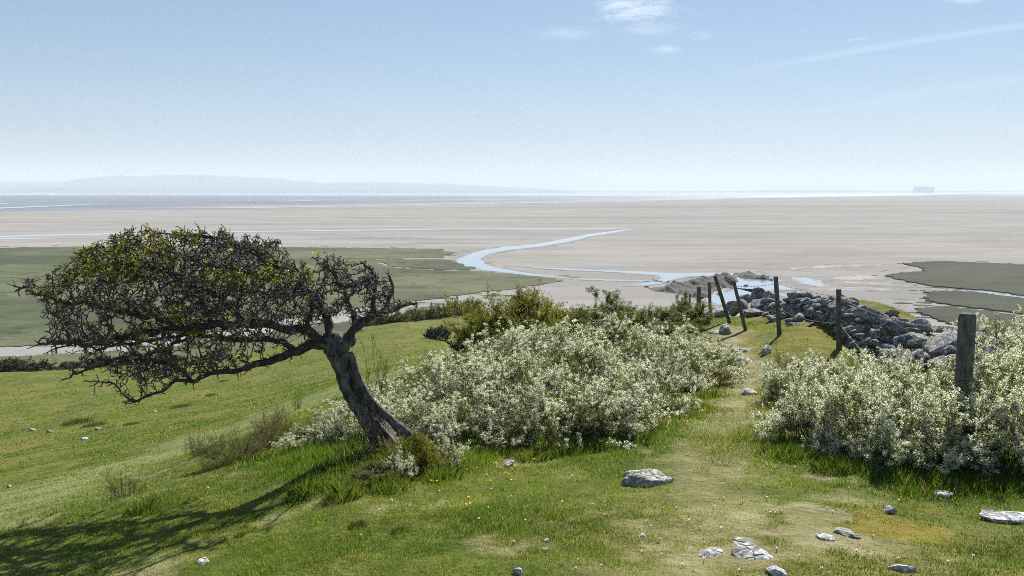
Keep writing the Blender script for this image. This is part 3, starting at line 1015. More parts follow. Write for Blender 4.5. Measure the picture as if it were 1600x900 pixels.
    A = np.array([Q(a, b) for a, b in zip(u, v)]) * ((TREE_D + yoff + dy) / (TREE_D + yoff))[:, None] + (EYE - base) * (1 - (TREE_D + yoff + dy) / (TREE_D + yoff))[:, None]
    N0 = np.vstack(seeds)
    pos = [N0]
    parent = [np.full(len(N0), -1)]
    near_i = np.zeros(len(A), int)
    near_d = np.full(len(A), 1e9)
    new, off = N0, 0
    allp = N0
    allpar = np.full(len(N0), -1)
    alive = np.ones(len(A), bool)
    step, infl, kill = 0.040, 0.55, 0.062
    for it in range(90):
        for c in range(0, len(new), 400):
            blk = new[c:c + 400]
            d = np.sqrt(((A[:, None] - blk[None]) ** 2).sum(-1)) if len(blk) else None
            j = d.argmin(1)
            dm = d[np.arange(len(A)), j]
            up = dm < near_d
            near_d[up] = dm[up]
            near_i[up] = off + c + j[up]
        alive &= near_d > kill
        use = alive & (near_d < infl)
        if not use.any():
            break
        dirs = np.zeros_like(allp)
        dv = A[use] - allp[near_i[use]]
        dv /= np.linalg.norm(dv, axis=1, keepdims=True)
        np.add.at(dirs, near_i[use], dv)
        idx = np.unique(near_i[use])
        dd = dirs[idx]
        dd /= np.linalg.norm(dd, axis=1, keepdims=True) + 1e-9
        dd += rnd.normal(0, .38, dd.shape) + np.array([-.38, 0, .10])
        dd /= np.linalg.norm(dd, axis=1, keepdims=True)
        new = allp[idx] + dd * step * rnd.uniform(.7, 1.3, (len(idx), 1))
        off = len(allp)
        allp = np.vstack([allp, new])
        allpar = np.concatenate([allpar, idx])
        if len(allp) > 38000:
            break
    m0 = len(N0)
    K = len(allp)
    w = np.zeros(K)
    kids = np.zeros(K, int)
    np.add.at(kids, allpar[m0:], 1)
    for i in range(K - 1, m0 - 1, -1):
        if w[i] == 0:
            w[i] = 1
        w[allpar[i]] += w[i]
    rad = np.minimum(0.0040 * w ** 0.39, 0.024)
    ei = np.arange(m0, K)
    r0 = np.where(allpar[ei] < m0, np.minimum(rad[ei] * 1.3, .03), rad[allpar[ei]])
    r0 = np.minimum(r0, rad[ei] * 1.6)
    V, Fq = tubes(allp[allpar[ei]], allp[ei], r0, rad[ei], 5)
    ca = Acc()
    ca.add(V, Fq)
    # short thorny spurs along every twig
    sp = np.concatenate([ei[rnd.uniform(size=len(ei)) < .8], ei[rnd.uniform(size=len(ei)) < .35]])
    d = rnd.normal(0, .8, (len(sp), 3)) + np.array([-.55, 0, .40])
    d /= np.linalg.norm(d, axis=1, keepdims=True)
    e1 = allp[sp] + d * rnd.uniform(.018, .05, (len(sp), 1))
    V, Fq = tubes(allp[sp], e1, np.full(len(sp), .0052), np.full(len(sp), .0036), 4)
    ca.add(V, Fq)
    s2 = rnd.uniform(size=len(sp)) < .45
    d2 = d[s2] + rnd.normal(0, .7, (s2.sum(), 3))
    d2 /= np.linalg.norm(d2, axis=1, keepdims=True)
    V, Fq = tubes(e1[s2], e1[s2] + d2 * rnd.uniform(.015, .035, (s2.sum(), 1)), np.full(s2.sum(), .0036), np.full(s2.sum(), .0026), 4)
    ca.add(V, Fq)
    # spurs and short twigs along the limbs themselves
    for _ in range(3):
        q = N0[rnd.uniform(size=len(N0)) < .55]
        d = rnd.normal(0, .8, q.shape) + np.array([-.45, 0, .3])
        d /= np.linalg.norm(d, axis=1, keepdims=True)
        L = rnd.uniform(.03, .10, (len(q), 1))
        m_ = q + d * L * .55
        e_ = m_ + (d + rnd.normal(0, .6, d.shape)) * L * .4
        ca.add(*tubes(q, m_, np.full(len(q), .0075), np.full(len(q), .0052), 5))
        ca.add(*tubes(m_, e_, np.full(len(q), .0052), np.full(len(q), .0036), 4))
        f_ = m_ + (d + rnd.normal(0, .9, d.shape)) * L * .35
        ca.add(*tubes(m_, f_, np.full(len(q), .0045), np.full(len(q), .0032), 4))
    cr = obj('crown', ca.data('crown_twigs', MT['twig']), root)

    # sparse spring leaves: thick towards the top windward side, in thin bands elsewhere
    pu = allp[ei] + base - EYE
    uu = 800 + F * pu[:, 0] / (pu[:, 1] * math.cos(PITCH) - pu[:, 2] * math.sin(PITCH))
    vv = 450 - F * (pu[:, 2] * math.cos(PITCH) + pu[:, 1] * math.sin(PITCH)) / (pu[:, 1] * math.cos(PITCH) - pu[:, 2] * math.sin(PITCH))
    g = lambda cu, cv, su, sv: np.exp(-((uu - cu) / su) ** 2 - ((vv - cv) / sv) ** 2)
    pr = 2.0 * g(180, 396, 55, 26) + 1.2 * g(245, 372, 55, 18) + .7 * g(115, 436, 50, 20) + 1.3 * g(390, 432, 80, 9) + .5 * g(270, 515, 80, 30) + .10 * g(160, 450, 120, 40) + .15 * g(320, 372, 60, 20) + .12 * g(440, 420, 60, 30) + .03
    pr *= np.where(pu[:, 1] > TREE_D + .55, .55, 1)
    pr *= .35 + 1.3 * (vnoise(uu / 16, vv / 12, None, 5) > -.15)
    sel = rnd.uniform(size=len(ei)) < np.clip(pr, 0, 1) * .55 * np.where(w[ei] < 10, 1, .3)
    V, Fq, c = quads_at(allp[ei][sel], .0155, 7, rnd, .020)
    t = np.repeat(rnd.uniform(0, 1, len(c)), 4)[:, None] * np.ones(3)
    obj('leaves', mesh_data('hawthorn_leaves', V, [Fq], MT['leaf'], t), cr)
    return root


make_tree()


# ------------------------------------------------------------------ shrubs
def bush_parts(seed, h=1.0, r=1.0, stems=60, twigs=9, bloom=5, leaf=4, bsize=.0085, lsize=.013, up=.5, outer=.45, lump=.25, stem_r=.006, spread=.020, shootlen=.2, bn=7, twig_r=.0022, zmin=.15):
    """unit shrub at the origin: stems rising from the base, twigs, leaves, blossom sprays"""
    rnd = np.random.default_rng(seed)
    n = stems
    ph = rnd.uniform(0, 2 * math.pi, n)
    cz = rnd.uniform(zmin, 1.0, n)
    rr = np.sqrt(np.maximum(0, 1 - cz ** 2))
    lumps = 1 + lump * fbm(np.cos(ph) * rr * 2.1 + seed, np.sin(ph) * rr * 2.1, cz * 2, seed, 3) * 2
    lumps *= rnd.uniform(.78, 1.06, n)
    tip = np.stack([np.cos(ph) * rr * r * lumps, np.sin(ph) * rr * r * lumps, cz * h * lumps], 1)
    b0 = np.stack([np.cos(ph) * rr * r * .35, np.sin(ph) * rr * r * .35, np.full(n, -.06)], 1) + rnd.normal(0, .05, (n, 3)) * [r, r, 0]
    m = 8
    t = np.linspace(0, 1, m)
    path = b0[:, None] + (tip - b0)[:, None] * t[None, :, None]
    path[..., 2] += (np.sin(t * math.pi) * .12 * h)[None] * rnd.uniform(0, 1, (n, 1))
    path[:, 1:] += np.cumsum(rnd.normal(0, .028 * r, (n, m - 1, 3)), 1)
    tr = stem_r * (1 - .72 * t)
    P0, P1 = path[:, :-1].reshape(-1, 3), path[:, 1:].reshape(-1, 3)
    A = Acc()
    A.add(*tubes(P0, P1, np.tile(tr[:-1], n), np.tile(tr[1:], n), 4))
    # twigs on the outer part
    k = n * twigs
    si = np.repeat(np.arange(n), twigs)
    tt = rnd.uniform(1 - outer - .15, 1.0, k)
    f = tt * (m - 1)
    i0 = np.minimum(f.astype(int), m - 2)
    q = path[si, i0] + (path[si, i0 + 1] - path[si, i0]) * (f - i0)[:, None]
    dr = (tip - b0)[si]
    dr /= np.linalg.norm(dr, axis=1, keepdims=True)
    dr = dr * .45 + rnd.normal(0, .62, (k, 3)) + np.array([0, 0, up])
    dr /= np.linalg.norm(dr, axis=1, keepdims=True)
    L = rnd.uniform(.4, 1.15, (k, 1)) * shootlen
    mid = q + dr * L * .5 + rnd.normal(0, .012, (k, 3))
    end = mid + (dr + rnd.normal(0, .3, (k, 3)) + [0, 0, .15]) * L * .5
    A.add(*tubes(q, mid, np.full(k, twig_r * 1.3), np.full(k, twig_r), 3))
    A.add(*tubes(mid, end, np.full(k, twig_r), np.full(k, twig_r * .7), 3))

    def along(cnt, lo=0.0):
        s = rnd.uniform(lo, 1.0, (k, cnt, 1))
        c = np.where(s < .5, q[:, None] + (mid - q)[:, None] * s * 2, mid[:, None] + (end - mid)[:, None] * (s - .5) * 2)
        return c.reshape(-1, 3)
    out = {'branches': A}
    if bloom:
        c = along(bloom, .15)
        patch = vnoise(c[:, 0] * 3.3, c[:, 1] * 3.3, c[:, 2] * 3.3, seed + 5)
        c = c[rnd.uniform(size=len(c)) < np.clip(.66 + 1.7 * patch, .04, 1)]
        V, Fq, cc = quads_at(c, bsize, bn, rnd, spread, .85)
        out['blossom'] = (V, Fq, np.repeat(rnd.uniform(0, 1, len(cc)), 4)[:, None] * np.ones(3))
    if leaf:
        c = along(leaf)
        V, Fq, cc = quads_at(c, lsize, 4, rnd, .02, .6)
        out['leaves'] = (V, Fq, np.repeat(rnd.uniform(0, 1, len(cc)), 4)[:, None] * np.ones(3))
    return out


def bush_proto(name, spec, stem_m, leaf_m, bloom_m=None):
    parts = bush_parts(**spec)
    res = [('branches', parts['branches'].data(name + '_branches', stem_m))]
    for k, m in (('leaves', leaf_m), ('blossom', bloom_m)):
        if k in parts:
            V, Fq, t = parts[k]
            res.append((k, mesh_data(name + '_' + k, V, [Fq], m, t)))
    return res


def plant(name, parts, loc, sx, sz, rz, label, cat, group=None, sink=0.0):
    root = empty(name, (loc[0], loc[1], loc[2] - sink), rz, (sx, sx, sz))
    tag(root, label, cat, group)
    for pn, me in parts:
        obj(pn, me, root)
    return root


BLACK = [bush_proto('blackthorn', dict(seed=s, stems=85, twigs=12, bloom=7, leaf=4, lump=.32, spread=.0130, shootlen=.21, bsize=.0074, bn=12, up=.3), MT['stem'], MT['bleaf'], MT['bloom']) for s in (1, 2, 3)]
RIGHT = [bush_proto('blossom_shrub', dict(seed=s, stems=80, twigs=12, bloom=7, leaf=5, lump=.32, spread=.0142, shootlen=.24, bsize=.0080, bn=15, up=.45), MT['stem'], MT['bleaf'], MT['bloom']) for s in (11, 12, 13)]
GREEN = [bush_proto('green_shrub', dict(seed=s, stems=95, twigs=16, bloom=0, leaf=16, lump=.3, lsize=.0135, shootlen=.26, up=.35), MT['stem'], MT['bleaf']) for s in (21, 22)]
SPINY = [bush_proto('spiny_hawthorn', dict(seed=s, stems=90, twigs=17, bloom=0, leaf=16, lump=.36, lsize=.0135, shootlen=.32, up=.15, outer=.6, stem_r=.011), MT['stem'], MT['leaf']) for s in (25, 26)]
DARK = [bush_proto('dark_shrub', dict(seed=s, stems=60, twigs=12, bloom=0, leaf=8, lump=.22, lsize=.03, shootlen=.24), MT['stem'], MT['dleaf']) for s in (31, 32)]
TWIGGY = [bush_proto('twiggy_scrub', dict(seed=s, stems=26, twigs=9, bloom=0, leaf=2, lump=.4, lsize=.014, shootlen=.34, up=.5, outer=.7, stem_r=.008, twig_r=.003), MT['stem'], MT['bleaf']) for s in (41, 42)]
DRY = [bush_proto('dry_scrub', dict(seed=s, stems=110, twigs=13, bloom=0, leaf=3, lump=.3, lsize=.011, shootlen=.3, up=.6, stem_r=.004), MT['drystem'], MT['bleaf']) for s in (51,)]

rb = random.Random(5)
LEFT_LABELS = [
    'white blossoming bush just behind the leaning trunk at the front edge of the thicket',
    'low blossoming bush at the front of the thicket beside the yellow dandelions',
    'white blossoming bush at the front of the thicket above tall lush grass',
    'blossoming bush at the front of the thicket facing the white-topped boulder',
    'blossoming bush on the path side at the lower front corner of the thicket',
    'thin pale blossoming bush seen between the leaning trunk and the thicket',
    'lowest blossoming bush, on the brow on the field side of the trunk among dry scrub',
    'low blossoming bush directly behind the curve of the leaning trunk',
    'blossoming bush in the middle row of the thicket, nearest the leaning trunk',
    'dense blossoming bush in the very centre of the large white thicket',
    'tall blossoming bush in the middle of the thicket, toward the path',
    'dark-gapped blossoming bush in the middle row beside the trodden path',
    'blossoming bush bulging out over the path on the side of the thicket',
    'lowest blossoming bush at the back of the thicket on the field side',
    'blossoming bush at the back of the thicket below the tall spiny hawthorn',
    'high blossoming bush crowning the back of the thicket',
    'high blossoming bush at the back of the thicket below the olive green shrubs',
    'blossoming bush at the back of the thicket near the far fence posts',
    'small blossoming bush at the back end of the thicket where the path narrows']
for i, (u, v, h, r) in enumerate(BUSH_FRONT):
    p = G(u, v)
    plant('blossoming_bush', BLACK[i % 3], p, r * 1.08, h * .92, rb.uniform(0, 6.28), LEFT_LABELS[i], 'bush', 'white blossoming bushes of the thicket behind the tree', .02)
RIGHT_LABELS = [
    'white blossoming bush beside the path, nearest it in the front of the right-hand thicket',
    'white blossoming bush in front of the dry stone wall, second from the path',
    'white blossoming bush directly in front of the thick fence post',
    'white blossoming bush just past the thick fence post, at the front',
    'white blossoming bush farthest from the path, at the edge of the picture',
    'blossoming bush on the path side behind the front bushes, below the fence posts',
    'low blossoming bush below the slim fence post at the foot of the wall',
    'low blossoming bush between the slim post and the thick post, below the boulders',
    'leafier blossoming bush behind and beyond the thick fence post',
    'tall blossoming bush at the far edge behind the thick fence post',
    'pale blossoming bush standing against the wall end beyond the thick post']
for i, (u, v, h, r) in enumerate(BUSH_RIGHT):
    p = G(u, v)
    plant('blossoming_bush', RIGHT[i % 3], p, r * 1.1, h * .97, rb.uniform(0, 6.28), RIGHT_LABELS[i], 'bush', 'white blossoming bushes along the fence', .02)

for name, proto, u, v, d, sx, sz, label, cat in (
        ('hawthorn_bush', SPINY[0], 805, 520, 18.0, 1.25, 1.16, 'spreading yellow-green hawthorn bush rising behind the white thicket, nearest the field', 'bush'),
        ('hawthorn_bush', SPINY[1], 880, 515, 19.5, 1.0, .80, 'lower yellow-green bush between two taller bushes behind the white thicket', 'bush'),
        ('hawthorn_bush', GREEN[0], 950, 512, 19, 1.3, .88, 'olive green bush rising behind the middle of the white thicket', 'bush'),
        ('hawthorn_bush', GREEN[1], 1022, 512, 19.5, 1.1, .64, 'olive green bush behind the white thicket, close to the far fence posts', 'bush'),
        ('hawthorn_bush', GREEN[0], 1075, 515, 20.5, .6, .62, 'small brownish green bush beside the squat far fence post', 'bush'),
        ('hawthorn_bush', DARK[0], 735, 545, 20, .55, .50, 'dark twiggy bush at the back corner of the thicket, next to a round shrub', 'bush')):
    r_ = ray(u, v) * d
    p = np.array([r_[0], r_[1], float(H(np.array([r_[0]]), np.array([r_[1]]))[0])])
    plant(name, proto, p, sx, sz, rb.uniform(0, 6.28), label, cat, 'green bushes behind the thicket', .05)

p = G(686, 531)
plant('field_shrub', DARK[1], p, p[1] * 21 / F, p[1] * 24 / F, 1, 'small round dark green shrub alone on the slope beside the thicket', 'shrub')
p = G(650, 612)
plant('thorn_scrub', TWIGGY[0], G(588, 640), .42, .80, 2.0, 'thin leafless thorn scrub right behind the leaning trunk', 'shrub', 'thin scrub on the bank')
for k, (u, v, pr, hp, wp, lab) in enumerate([
        (310, 712, TWIGGY[1], 55, 30, 'thin dark twiggy scrub, farthest from the tree along the brow of the bank'),
        (430, 696, DRY[0], 58, 52, 'dense brown and grey dead scrub on the brow of the bank'),
        (365, 722, DRY[0], 50, 60, 'dry brown scrub with a dark upright stick on the brow of the bank'),
        (195, 775, TWIGGY[0], 44, 45, 'low wispy scrub at the far end of the brow beside the pale strip'),
        (500, 690, DRY[0], 45, 36, 'pale scrub with some dead stems between the tree trunk and the brown scrub'),
        (465, 640, TWIGGY[1], 40, 10, 'single thin dead stalk on the brow before the open field')]):
    p = G(u, v)
    plant('thorn_scrub', pr, p, p[1] * wp / F, p[1] * hp / F, k * 1.3, lab, 'shrub', 'thin scrub on the bank', .02)
# blossoming sprays and brambles round the foot of the tree
for k, (u, v, pr, hp, wp, lab) in enumerate([
        (645, 735, SPINY[0], 56, 44, 'yellow-green bramble climbing round the base of the leaning trunk'),
        (560, 722, TWIGGY[0], 70, 45, 'thin leafy bramble on the shaded side of the trunk base'),
        (540, 690, BLACK[1], 58, 45, 'small thin blossoming bush on the field side of the leaning trunk'),
        (622, 742, BLACK[0], 44, 40, 'sprays of small white blossom and leaves right in front of the trunk base'),
        (690, 728, BLACK[2], 48, 40, 'low blossoming sprays beside the trunk base near a grey dead stick'),
        (600, 748, GREEN[1], 26, 55, 'dark leafy undergrowth in front of the trunk base')]):
    p = G(u, v)
    plant('bramble', pr, p, p[1] * wp / F, p[1] * hp / F, k * 2.1, lab, 'shrub', 'brambles at the foot of the tree', .02)

# hedge and scrub on the shore of the marsh
HEDGE = [(575, 508, 15), (600, 506, 18), (625, 503, 17), (648, 500, 20), (672, 497, 18), (695, 494, 20), (716, 491, 22), (738, 489, 24)]
for k, (u, v, hp) in enumerate(HEDGE):
    p = G(u, v)
    s = p[1] / F
    plant('hedge_shrub', GREEN[k % 2], p, s * 19, s * hp * 1.05, k * 1.7, 'dark green hedge shrub in the row at the foot of the slope by the marsh', 'shrub', 'hedge shrubs in a row at the foot of the slope', s * 2)
SHORE = [(15, 580, 24, 32, 'dense dark shore bush, largest of those at the field edge below the tree crown'), (60, 578, 16, 26, 'low dark shore bush next to the largest one at the field edge'), (-40, 584, 24, 40, 'dark shore bush at the edge of the picture above the field'), (160, 572, 18, 22, 'small dark bush at the field edge seen under the crown twigs'), (110, 575, 12, 24, 'very low bush at the field edge between two darker ones'), (205, 570, 14, 25, 'dark bush at the field edge behind the lowest twigs of the tree'), (270, 566, 12, 25, 'grey-green bush at the field edge behind the lowest bare bough'), (345, 561, 12, 22, 'low bush at the field edge below the thick lower limb')]
for k, (u, v, hp, wp, lab) in enumerate(SHORE):
    p = G(u, v)
    s = p[1] / F
    plant('shore_bush', DARK[(k + 1) % 2], p, s * wp, s * hp, k * 2.3, lab, 'bush', 'bushes at the lower edge of the field', s * 2)


# ------------------------------------------------------------------ rocks
def ico(sub):
    bm = bmesh.new()
    bmesh.ops.create_icosphere(bm, subdivisions=sub, radius=1)
    V = np.array([v.co[:] for v in bm.verts])
    Fi = np.array([[v.index for v in f.verts] for f in bm.faces])
    bm.free()
    return V, Fi


ICO = {s: ico(s) for s in (2, 3, 4, 5)}


def rock_v(seed, size, sub=3, cuts=11, rough=.10, flat=0.0, pit=0.0):
    rnd = np.random.default_rng(seed)
    V, Fi = ICO[sub]
    V = V.copy()
    for _ in range(cuts):
        n = rnd.normal(0, 1, 3)
        n[2] *= 1 + flat
        n /= np.linalg.norm(n)
        d = rnd.uniform(.45, .82)
        s = V @ n
        over = s > d
        V[over] -= n * (s[over] - d)[:, None] * .94
    nz = fbm(V[:, 0] * 2.4 + seed, V[:, 1] * 2.4, V[:, 2] * 2.4, seed, 4)
    r = 1 + rough * 2 * nz
    if pit:
        r -= pit * np.maximum(0, fbm(V[:, 0] * 6 + seed, V[:, 1] * 6, V[:, 2] * 6, seed + 3, 3)) * 1.4
    V = V * r[:, None] * np.asarray(size)
    return V, Fi


def rot(V, rx, ry, rz):
    cx, sx, cy, sy, cz, sz = math.cos(rx), math.sin(rx), math.cos(ry), math.sin(ry), math.cos(rz), math.sin(rz)
    R = np.array([[cz, -sz, 0], [sz, cz, 0], [0, 0, 1]]) @ np.array([[cy, 0, sy], [0, 1, 0], [-sy, 0, cy]]) @ np.array([[1, 0, 0], [0, cx, -sx], [0, sx, cx]])
    return V @ R.T


GRP = 'limestone lumps showing through the turf'


def boulder(name, u, v, wpx, hpx, seed, label, m='rock', cat='rock', group=None, dep=1.0, tilt=(0, 0), sub=4, sink=.3, rz=None, pit=.06, loc=None, cuts=12):
    p = G(u, v) if loc is None else np.asarray(loc, float)
    s = p[1] / F
    size = (wpx * s * .62, wpx * s * .62 * dep, hpx * s * .80)
    V, Fi = rock_v(seed, size, sub, cuts, .08, 0, pit)
    V = rot(V, tilt[0], tilt[1], 0)
    o = obj(name, mesh_data(name, V, [Fi], MT[m], None, False), None, (p[0], p[1], p[2] + size[2] * (1 - 2 * min(.52, sink + (.07 if group == GRP else 0)))))
    o.rotation_euler = (0, 0, (seed * 1.37) % .9 - .45 if rz is None else rz)
    tag(o, label, cat, group)
    return o


GRP = 'limestone lumps showing through the turf'
boulder('boulder', 1014, 752, 74, 24, 3, 'white-topped limestone boulder lying in the turf beside the path', sub=5, dep=.8, sink=.42)
boulder('boulder', 1566, 812, 74, 20, 8, 'flat white lichened slab of limestone in yellow moss at the edge of the picture', sub=5, dep=.7, sink=.45, rz=.25)
boulder('rock', 1474, 775, 30, 11, 12, 'small grey rock at the lower edge of the shaded blossoming bushes', group=GRP, sink=.4)
boulder('rock', 1411, 890, 44, 13, 15, 'low white and grey rock in the turf at the bottom edge by the yellow moss', group=GRP, sink=.45, sub=5)
boulder('rock', 1392, 800, 22, 10, 17, 'small white stone in the yellow moss below the bushes', group=GRP)
boulder('rock', 1110, 866, 46, 10, 21, 'flat whitish rock in bare soil in the middle of the path', group=GRP, sink=.45, rz=.1)
boulder('rock', 1178, 868, 60, 15, 22, 'rough grey outcrop with mossy cracks breaking through the path', group=GRP, sink=.48, dep=1.2, rz=-.5)
boulder('rock', 1160, 847, 34, 8, 24, 'grey outcrop just above the larger rough outcrop in the path', group=GRP, sink=.48, rz=-.3)
boulder('rock', 1217, 896, 34, 13, 26, 'dark grey rounded rock at the bottom edge below the path outcrop', group=GRP, sink=.4)
boulder('rock', 1288, 842, 28, 9, 28, 'thin flat white stone beside the path, left of two others', group=GRP)
boulder('rock', 1318, 834, 34, 12, 29, 'flat white stone beside the path, highest of three', group=GRP, sink=.42)
boulder('rock', 1336, 840, 16, 8, 30, 'smallest of three flat white stones beside the path', group=GRP)
boulder('rock', 1168, 616, 36, 14, 31, 'dark flat-topped stone with a pale edge in the worn path between the thickets', group=GRP, sink=.35)
boulder('rock', 1160, 566, 28, 14, 32, 'pale stone in the bare worn part of the path', group=GRP, sink=.38)
boulder('rock', 1198, 552, 18, 13, 33, 'white and grey upright stone on the grass beside the narrow path', group=GRP, sink=.25)
boulder('rock', 1155, 550, 30, 8, 37, 'flat grey stone across the narrow far part of the path', group=GRP, sink=.4)
boulder('rock', 1134, 520, 17, 14, 34, 'rounded pale boulder at the far end of the path under the leaning posts', group=GRP, sink=.25)
boulder('rock', 1116, 520, 20, 6, 35, 'flat pale stone beside the rounded boulder at the far end of the path', group=GRP, sink=.35)
boulder('rock', 316, 880, 20, 9, 36, 'white topped stone in the grass inside the shadow of the tree', group=GRP, sink=.35)
boulder('rock', 810, 895, 18, 12, 38, 'white stone at the bottom edge in open turf', group=GRP, sink=.3)
boulder('rock', 850, 861, 15, 8, 39, 'small white stone in a bare patch of open turf', group=GRP, sink=.35)
boulder('rock', 1005, 838, 14, 5, 40, 'tiny white stone in the turf below the white-topped boulder', group=GRP, sink=.35)
boulder('rock', 797, 728, 18, 9, 41, 'grey stone in the grass beside the dandelions at the thicket edge', group=GRP, sink=.3)
boulder('rock', 342, 708, 8, 10, 42, 'small white stone standing in the dry scrub on the brow', group=GRP, sink=.25)
for k, (u, v, w_, lab) in enumerate([(50, 673, 12, 'flat white stone in the field, farthest from the others toward the edge'), (76, 676, 9, 'flat grey-white stone in the field beside a flatter white one'), (131, 687, 11, 'white stone in the field below the dark tussocks'), (152, 672, 10, 'white stone in the field just beside the dark tussocks'), (242, 645, 7, 'small pale stone in the field above the pale strip'), (14, 762, 7, 'small white stone on the pale trodden strip at the edge')]):
    boulder('rock', u, v, w_, 4.5, 60 + k, lab, group='white stones out in the field', sub=2, sink=.3)


# ------------------------------------------------------------------ dry stone wall
def ground_at(u, v, d):
    r = ray(u, v) * d
    return np.array([r[0], r[1], float(H(np.array([r[0]]), np.array([r[1]]))[0])])


def make_wall():
    rnd = np.random.default_rng(77)
    # base line seen from the camera: (column, depth); height of the wall
    line = np.array([(1505, 11.0, .44), (1450, 12.6, .46), (1400, 14.0, .50), (1345, 16.0, .56), (1300, 17.8, .50), (1262, 19.6, .45), (1225, 21.5, .34), (1195, 23.2, .34)])
    pts = []
    for u, d, h in line:
        r = ray(u, 500) * d
        pts.append((r[0], r[1], float(H(np.array([r[0]]), np.array([r[1]]))[0]), h))
    pts = resample(np.array(pts), .12)
    root = empty('dry_stone_wall', pts[len(pts) // 2, :3])
    tag(root, 'tumbledown dry stone wall of dark limestone running along the fence toward the shore', 'wall')
    base = pts[len(pts) // 2, :3]
    A = Acc()
    s = np.concatenate([[0], np.cumsum(np.hypot(*np.diff(pts[:, :2], axis=0).T))])
    L = s[-1]
    k = 0
    for side in (0.0, .26, .5):
        zc = -0.08
        while zc < .95:
            q = rnd.uniform(0, .2)
            ch = rnd.uniform(.10, .18)
            while q < L:
                w_ = rnd.uniform(.11, .30)
                x, y, z, h = (np.interp(q, s, pts[:, j]) for j in range(4))
                hh = h * (1 + .22 * math.sin(q * 2.1) + .2 * math.sin(q * 5.3 + side * 4))
                i = min(int(np.searchsorted(s, q)), len(pts) - 1)
                t = pts[min(i + 1, len(pts) - 1), :2] - pts[max(i - 1, 0), :2]
                t /= np.linalg.norm(t)
                nr = np.array([t[1], -t[0]]) if t[1] > 0 else np.array([-t[1], t[0]])
                if zc < hh and rnd.uniform() > (.08 if zc < hh - .2 else .3):
                    V, Fi = rock_v(500 + k, (w_ * .62, .17, ch * .66), 2, 9, .09)
                    a = math.atan2(t[1], t[0])
                    V = rot(V, rnd.normal(0, .12), rnd.normal(0, .16), a + rnd.normal(0, .2))
                    off = nr * (side - .05 + rnd.normal(0, .03) + zc * (.13 if side == 0 else (-.1 if side > .4 else 0)))
                    A.add(V + np.array([x + off[0], y + off[1], z + zc + rnd.normal(0, .015)]) - base, Fi)
                    k += 1
                q += w_ * .98
            zc += ch
    obj('stonework', A.data('stonework', MT['wall']), root)
    # stones fallen from its top and lying beside it: each can be lifted away
    WG = 'loose stones tumbled along the old wall'
    for i in range(70):
        q = L * rnd.uniform(0, 1) ** .9
        x, y, z, h = (np.interp(q, s, pts[:, j]) for j in range(4))
        i0 = min(int(np.searchsorted(s, q)), len(pts) - 1)
        t = pts[min(i0 + 1, len(pts) - 1), :2] - pts[max(i0 - 1, 0), :2]
        t /= np.linalg.norm(t)
        nr = np.array([t[1], -t[0]]) if t[1] > 0 else np.array([-t[1], t[0]])
        if i < 46:
            o_ = rnd.uniform(.5, 1.5)
        else:
            o_ = rnd.uniform(-.75, -.25) if q > L * .55 else rnd.uniform(.5, 1.3)
        gx, gy = x + nr[0] * o_, y + nr[1] * o_
        gz = float(H(np.array([gx]), np.array([gy]))[0])
        w_ = rnd.uniform(.10, .30) * (1.25 if q < L * .5 else 1)
        heap = max(0, 1 - abs(o_ - .55) / .7) * h * .40 if i < 46 else 0
        V, Fi = rock_v(900 + i, (w_, w_ * rnd.uniform(.6, .9), w_ * rnd.uniform(.4, .65)), 3, 12, .07, 0, .04)
        V = rot(V, rnd.normal(0, .35), rnd.normal(0, .35), rnd.uniform(0, 6.28))
        o = obj('wall_stone', mesh_data('wall_stone', V, [Fi], MT['wall']), None, (gx, gy, gz + heap * rnd.uniform(.5, 1) + w_ * .2))
        tag(o, 'loose grey limestone block tumbled beside the ruined dry stone wall', 'stone', WG)
    return pts


WALL = make_wall()
for u, v, d, w_, h_, seed, tilt, lab in [
        (1478, 541, 11.8, 84, 38, 201, (0, -.50), 'big slanting slab of pale grey limestone propped on the wall end beside the thick post'),
        (1432, 564, 12.2, 66, 24, 202, (0, .1), 'broad dark flat boulder lying on the near part of the wall'),
        (1490, 574, 11.2, 84, 28, 203, (.1, .05), 'wide dark boulder under the slanting slab at the wall end'),
        (1395, 517, 14.5, 48, 26, 204, (0, .35), 'pointed grey boulder standing on the crest of the wall'),
        (1360, 492, 16.0, 52, 22, 205, (0, .1), 'long dark boulder along the crest of the wall behind the slim post'),
        (1425, 532, 13.2, 54, 20, 206, (0, -.1), 'flat dark boulder on the wall between the pointed one and the slanting slab'),
        (1398, 560, 13.6, 44, 26, 207, (0, .2), 'pale-edged block low in the face of the wall above the blossom'),
        (1318, 482, 17.6, 40, 18, 208, (0, .1), 'rounded grey boulder on the wall crest at the slim post'),
        (1540, 562, 11.5, 60, 30, 209, (0, .1), 'dark block showing above the blossom past the thick fence post')]:
    loc = P(u, v, d)
    boulder('wall_boulder', 0, 0, w_, h_, seed, lab, 'wall', 'boulder', 'large boulders on the wall', .8, tilt, 4, .5, .15 * ((seed % 3) - 1), .05, loc)
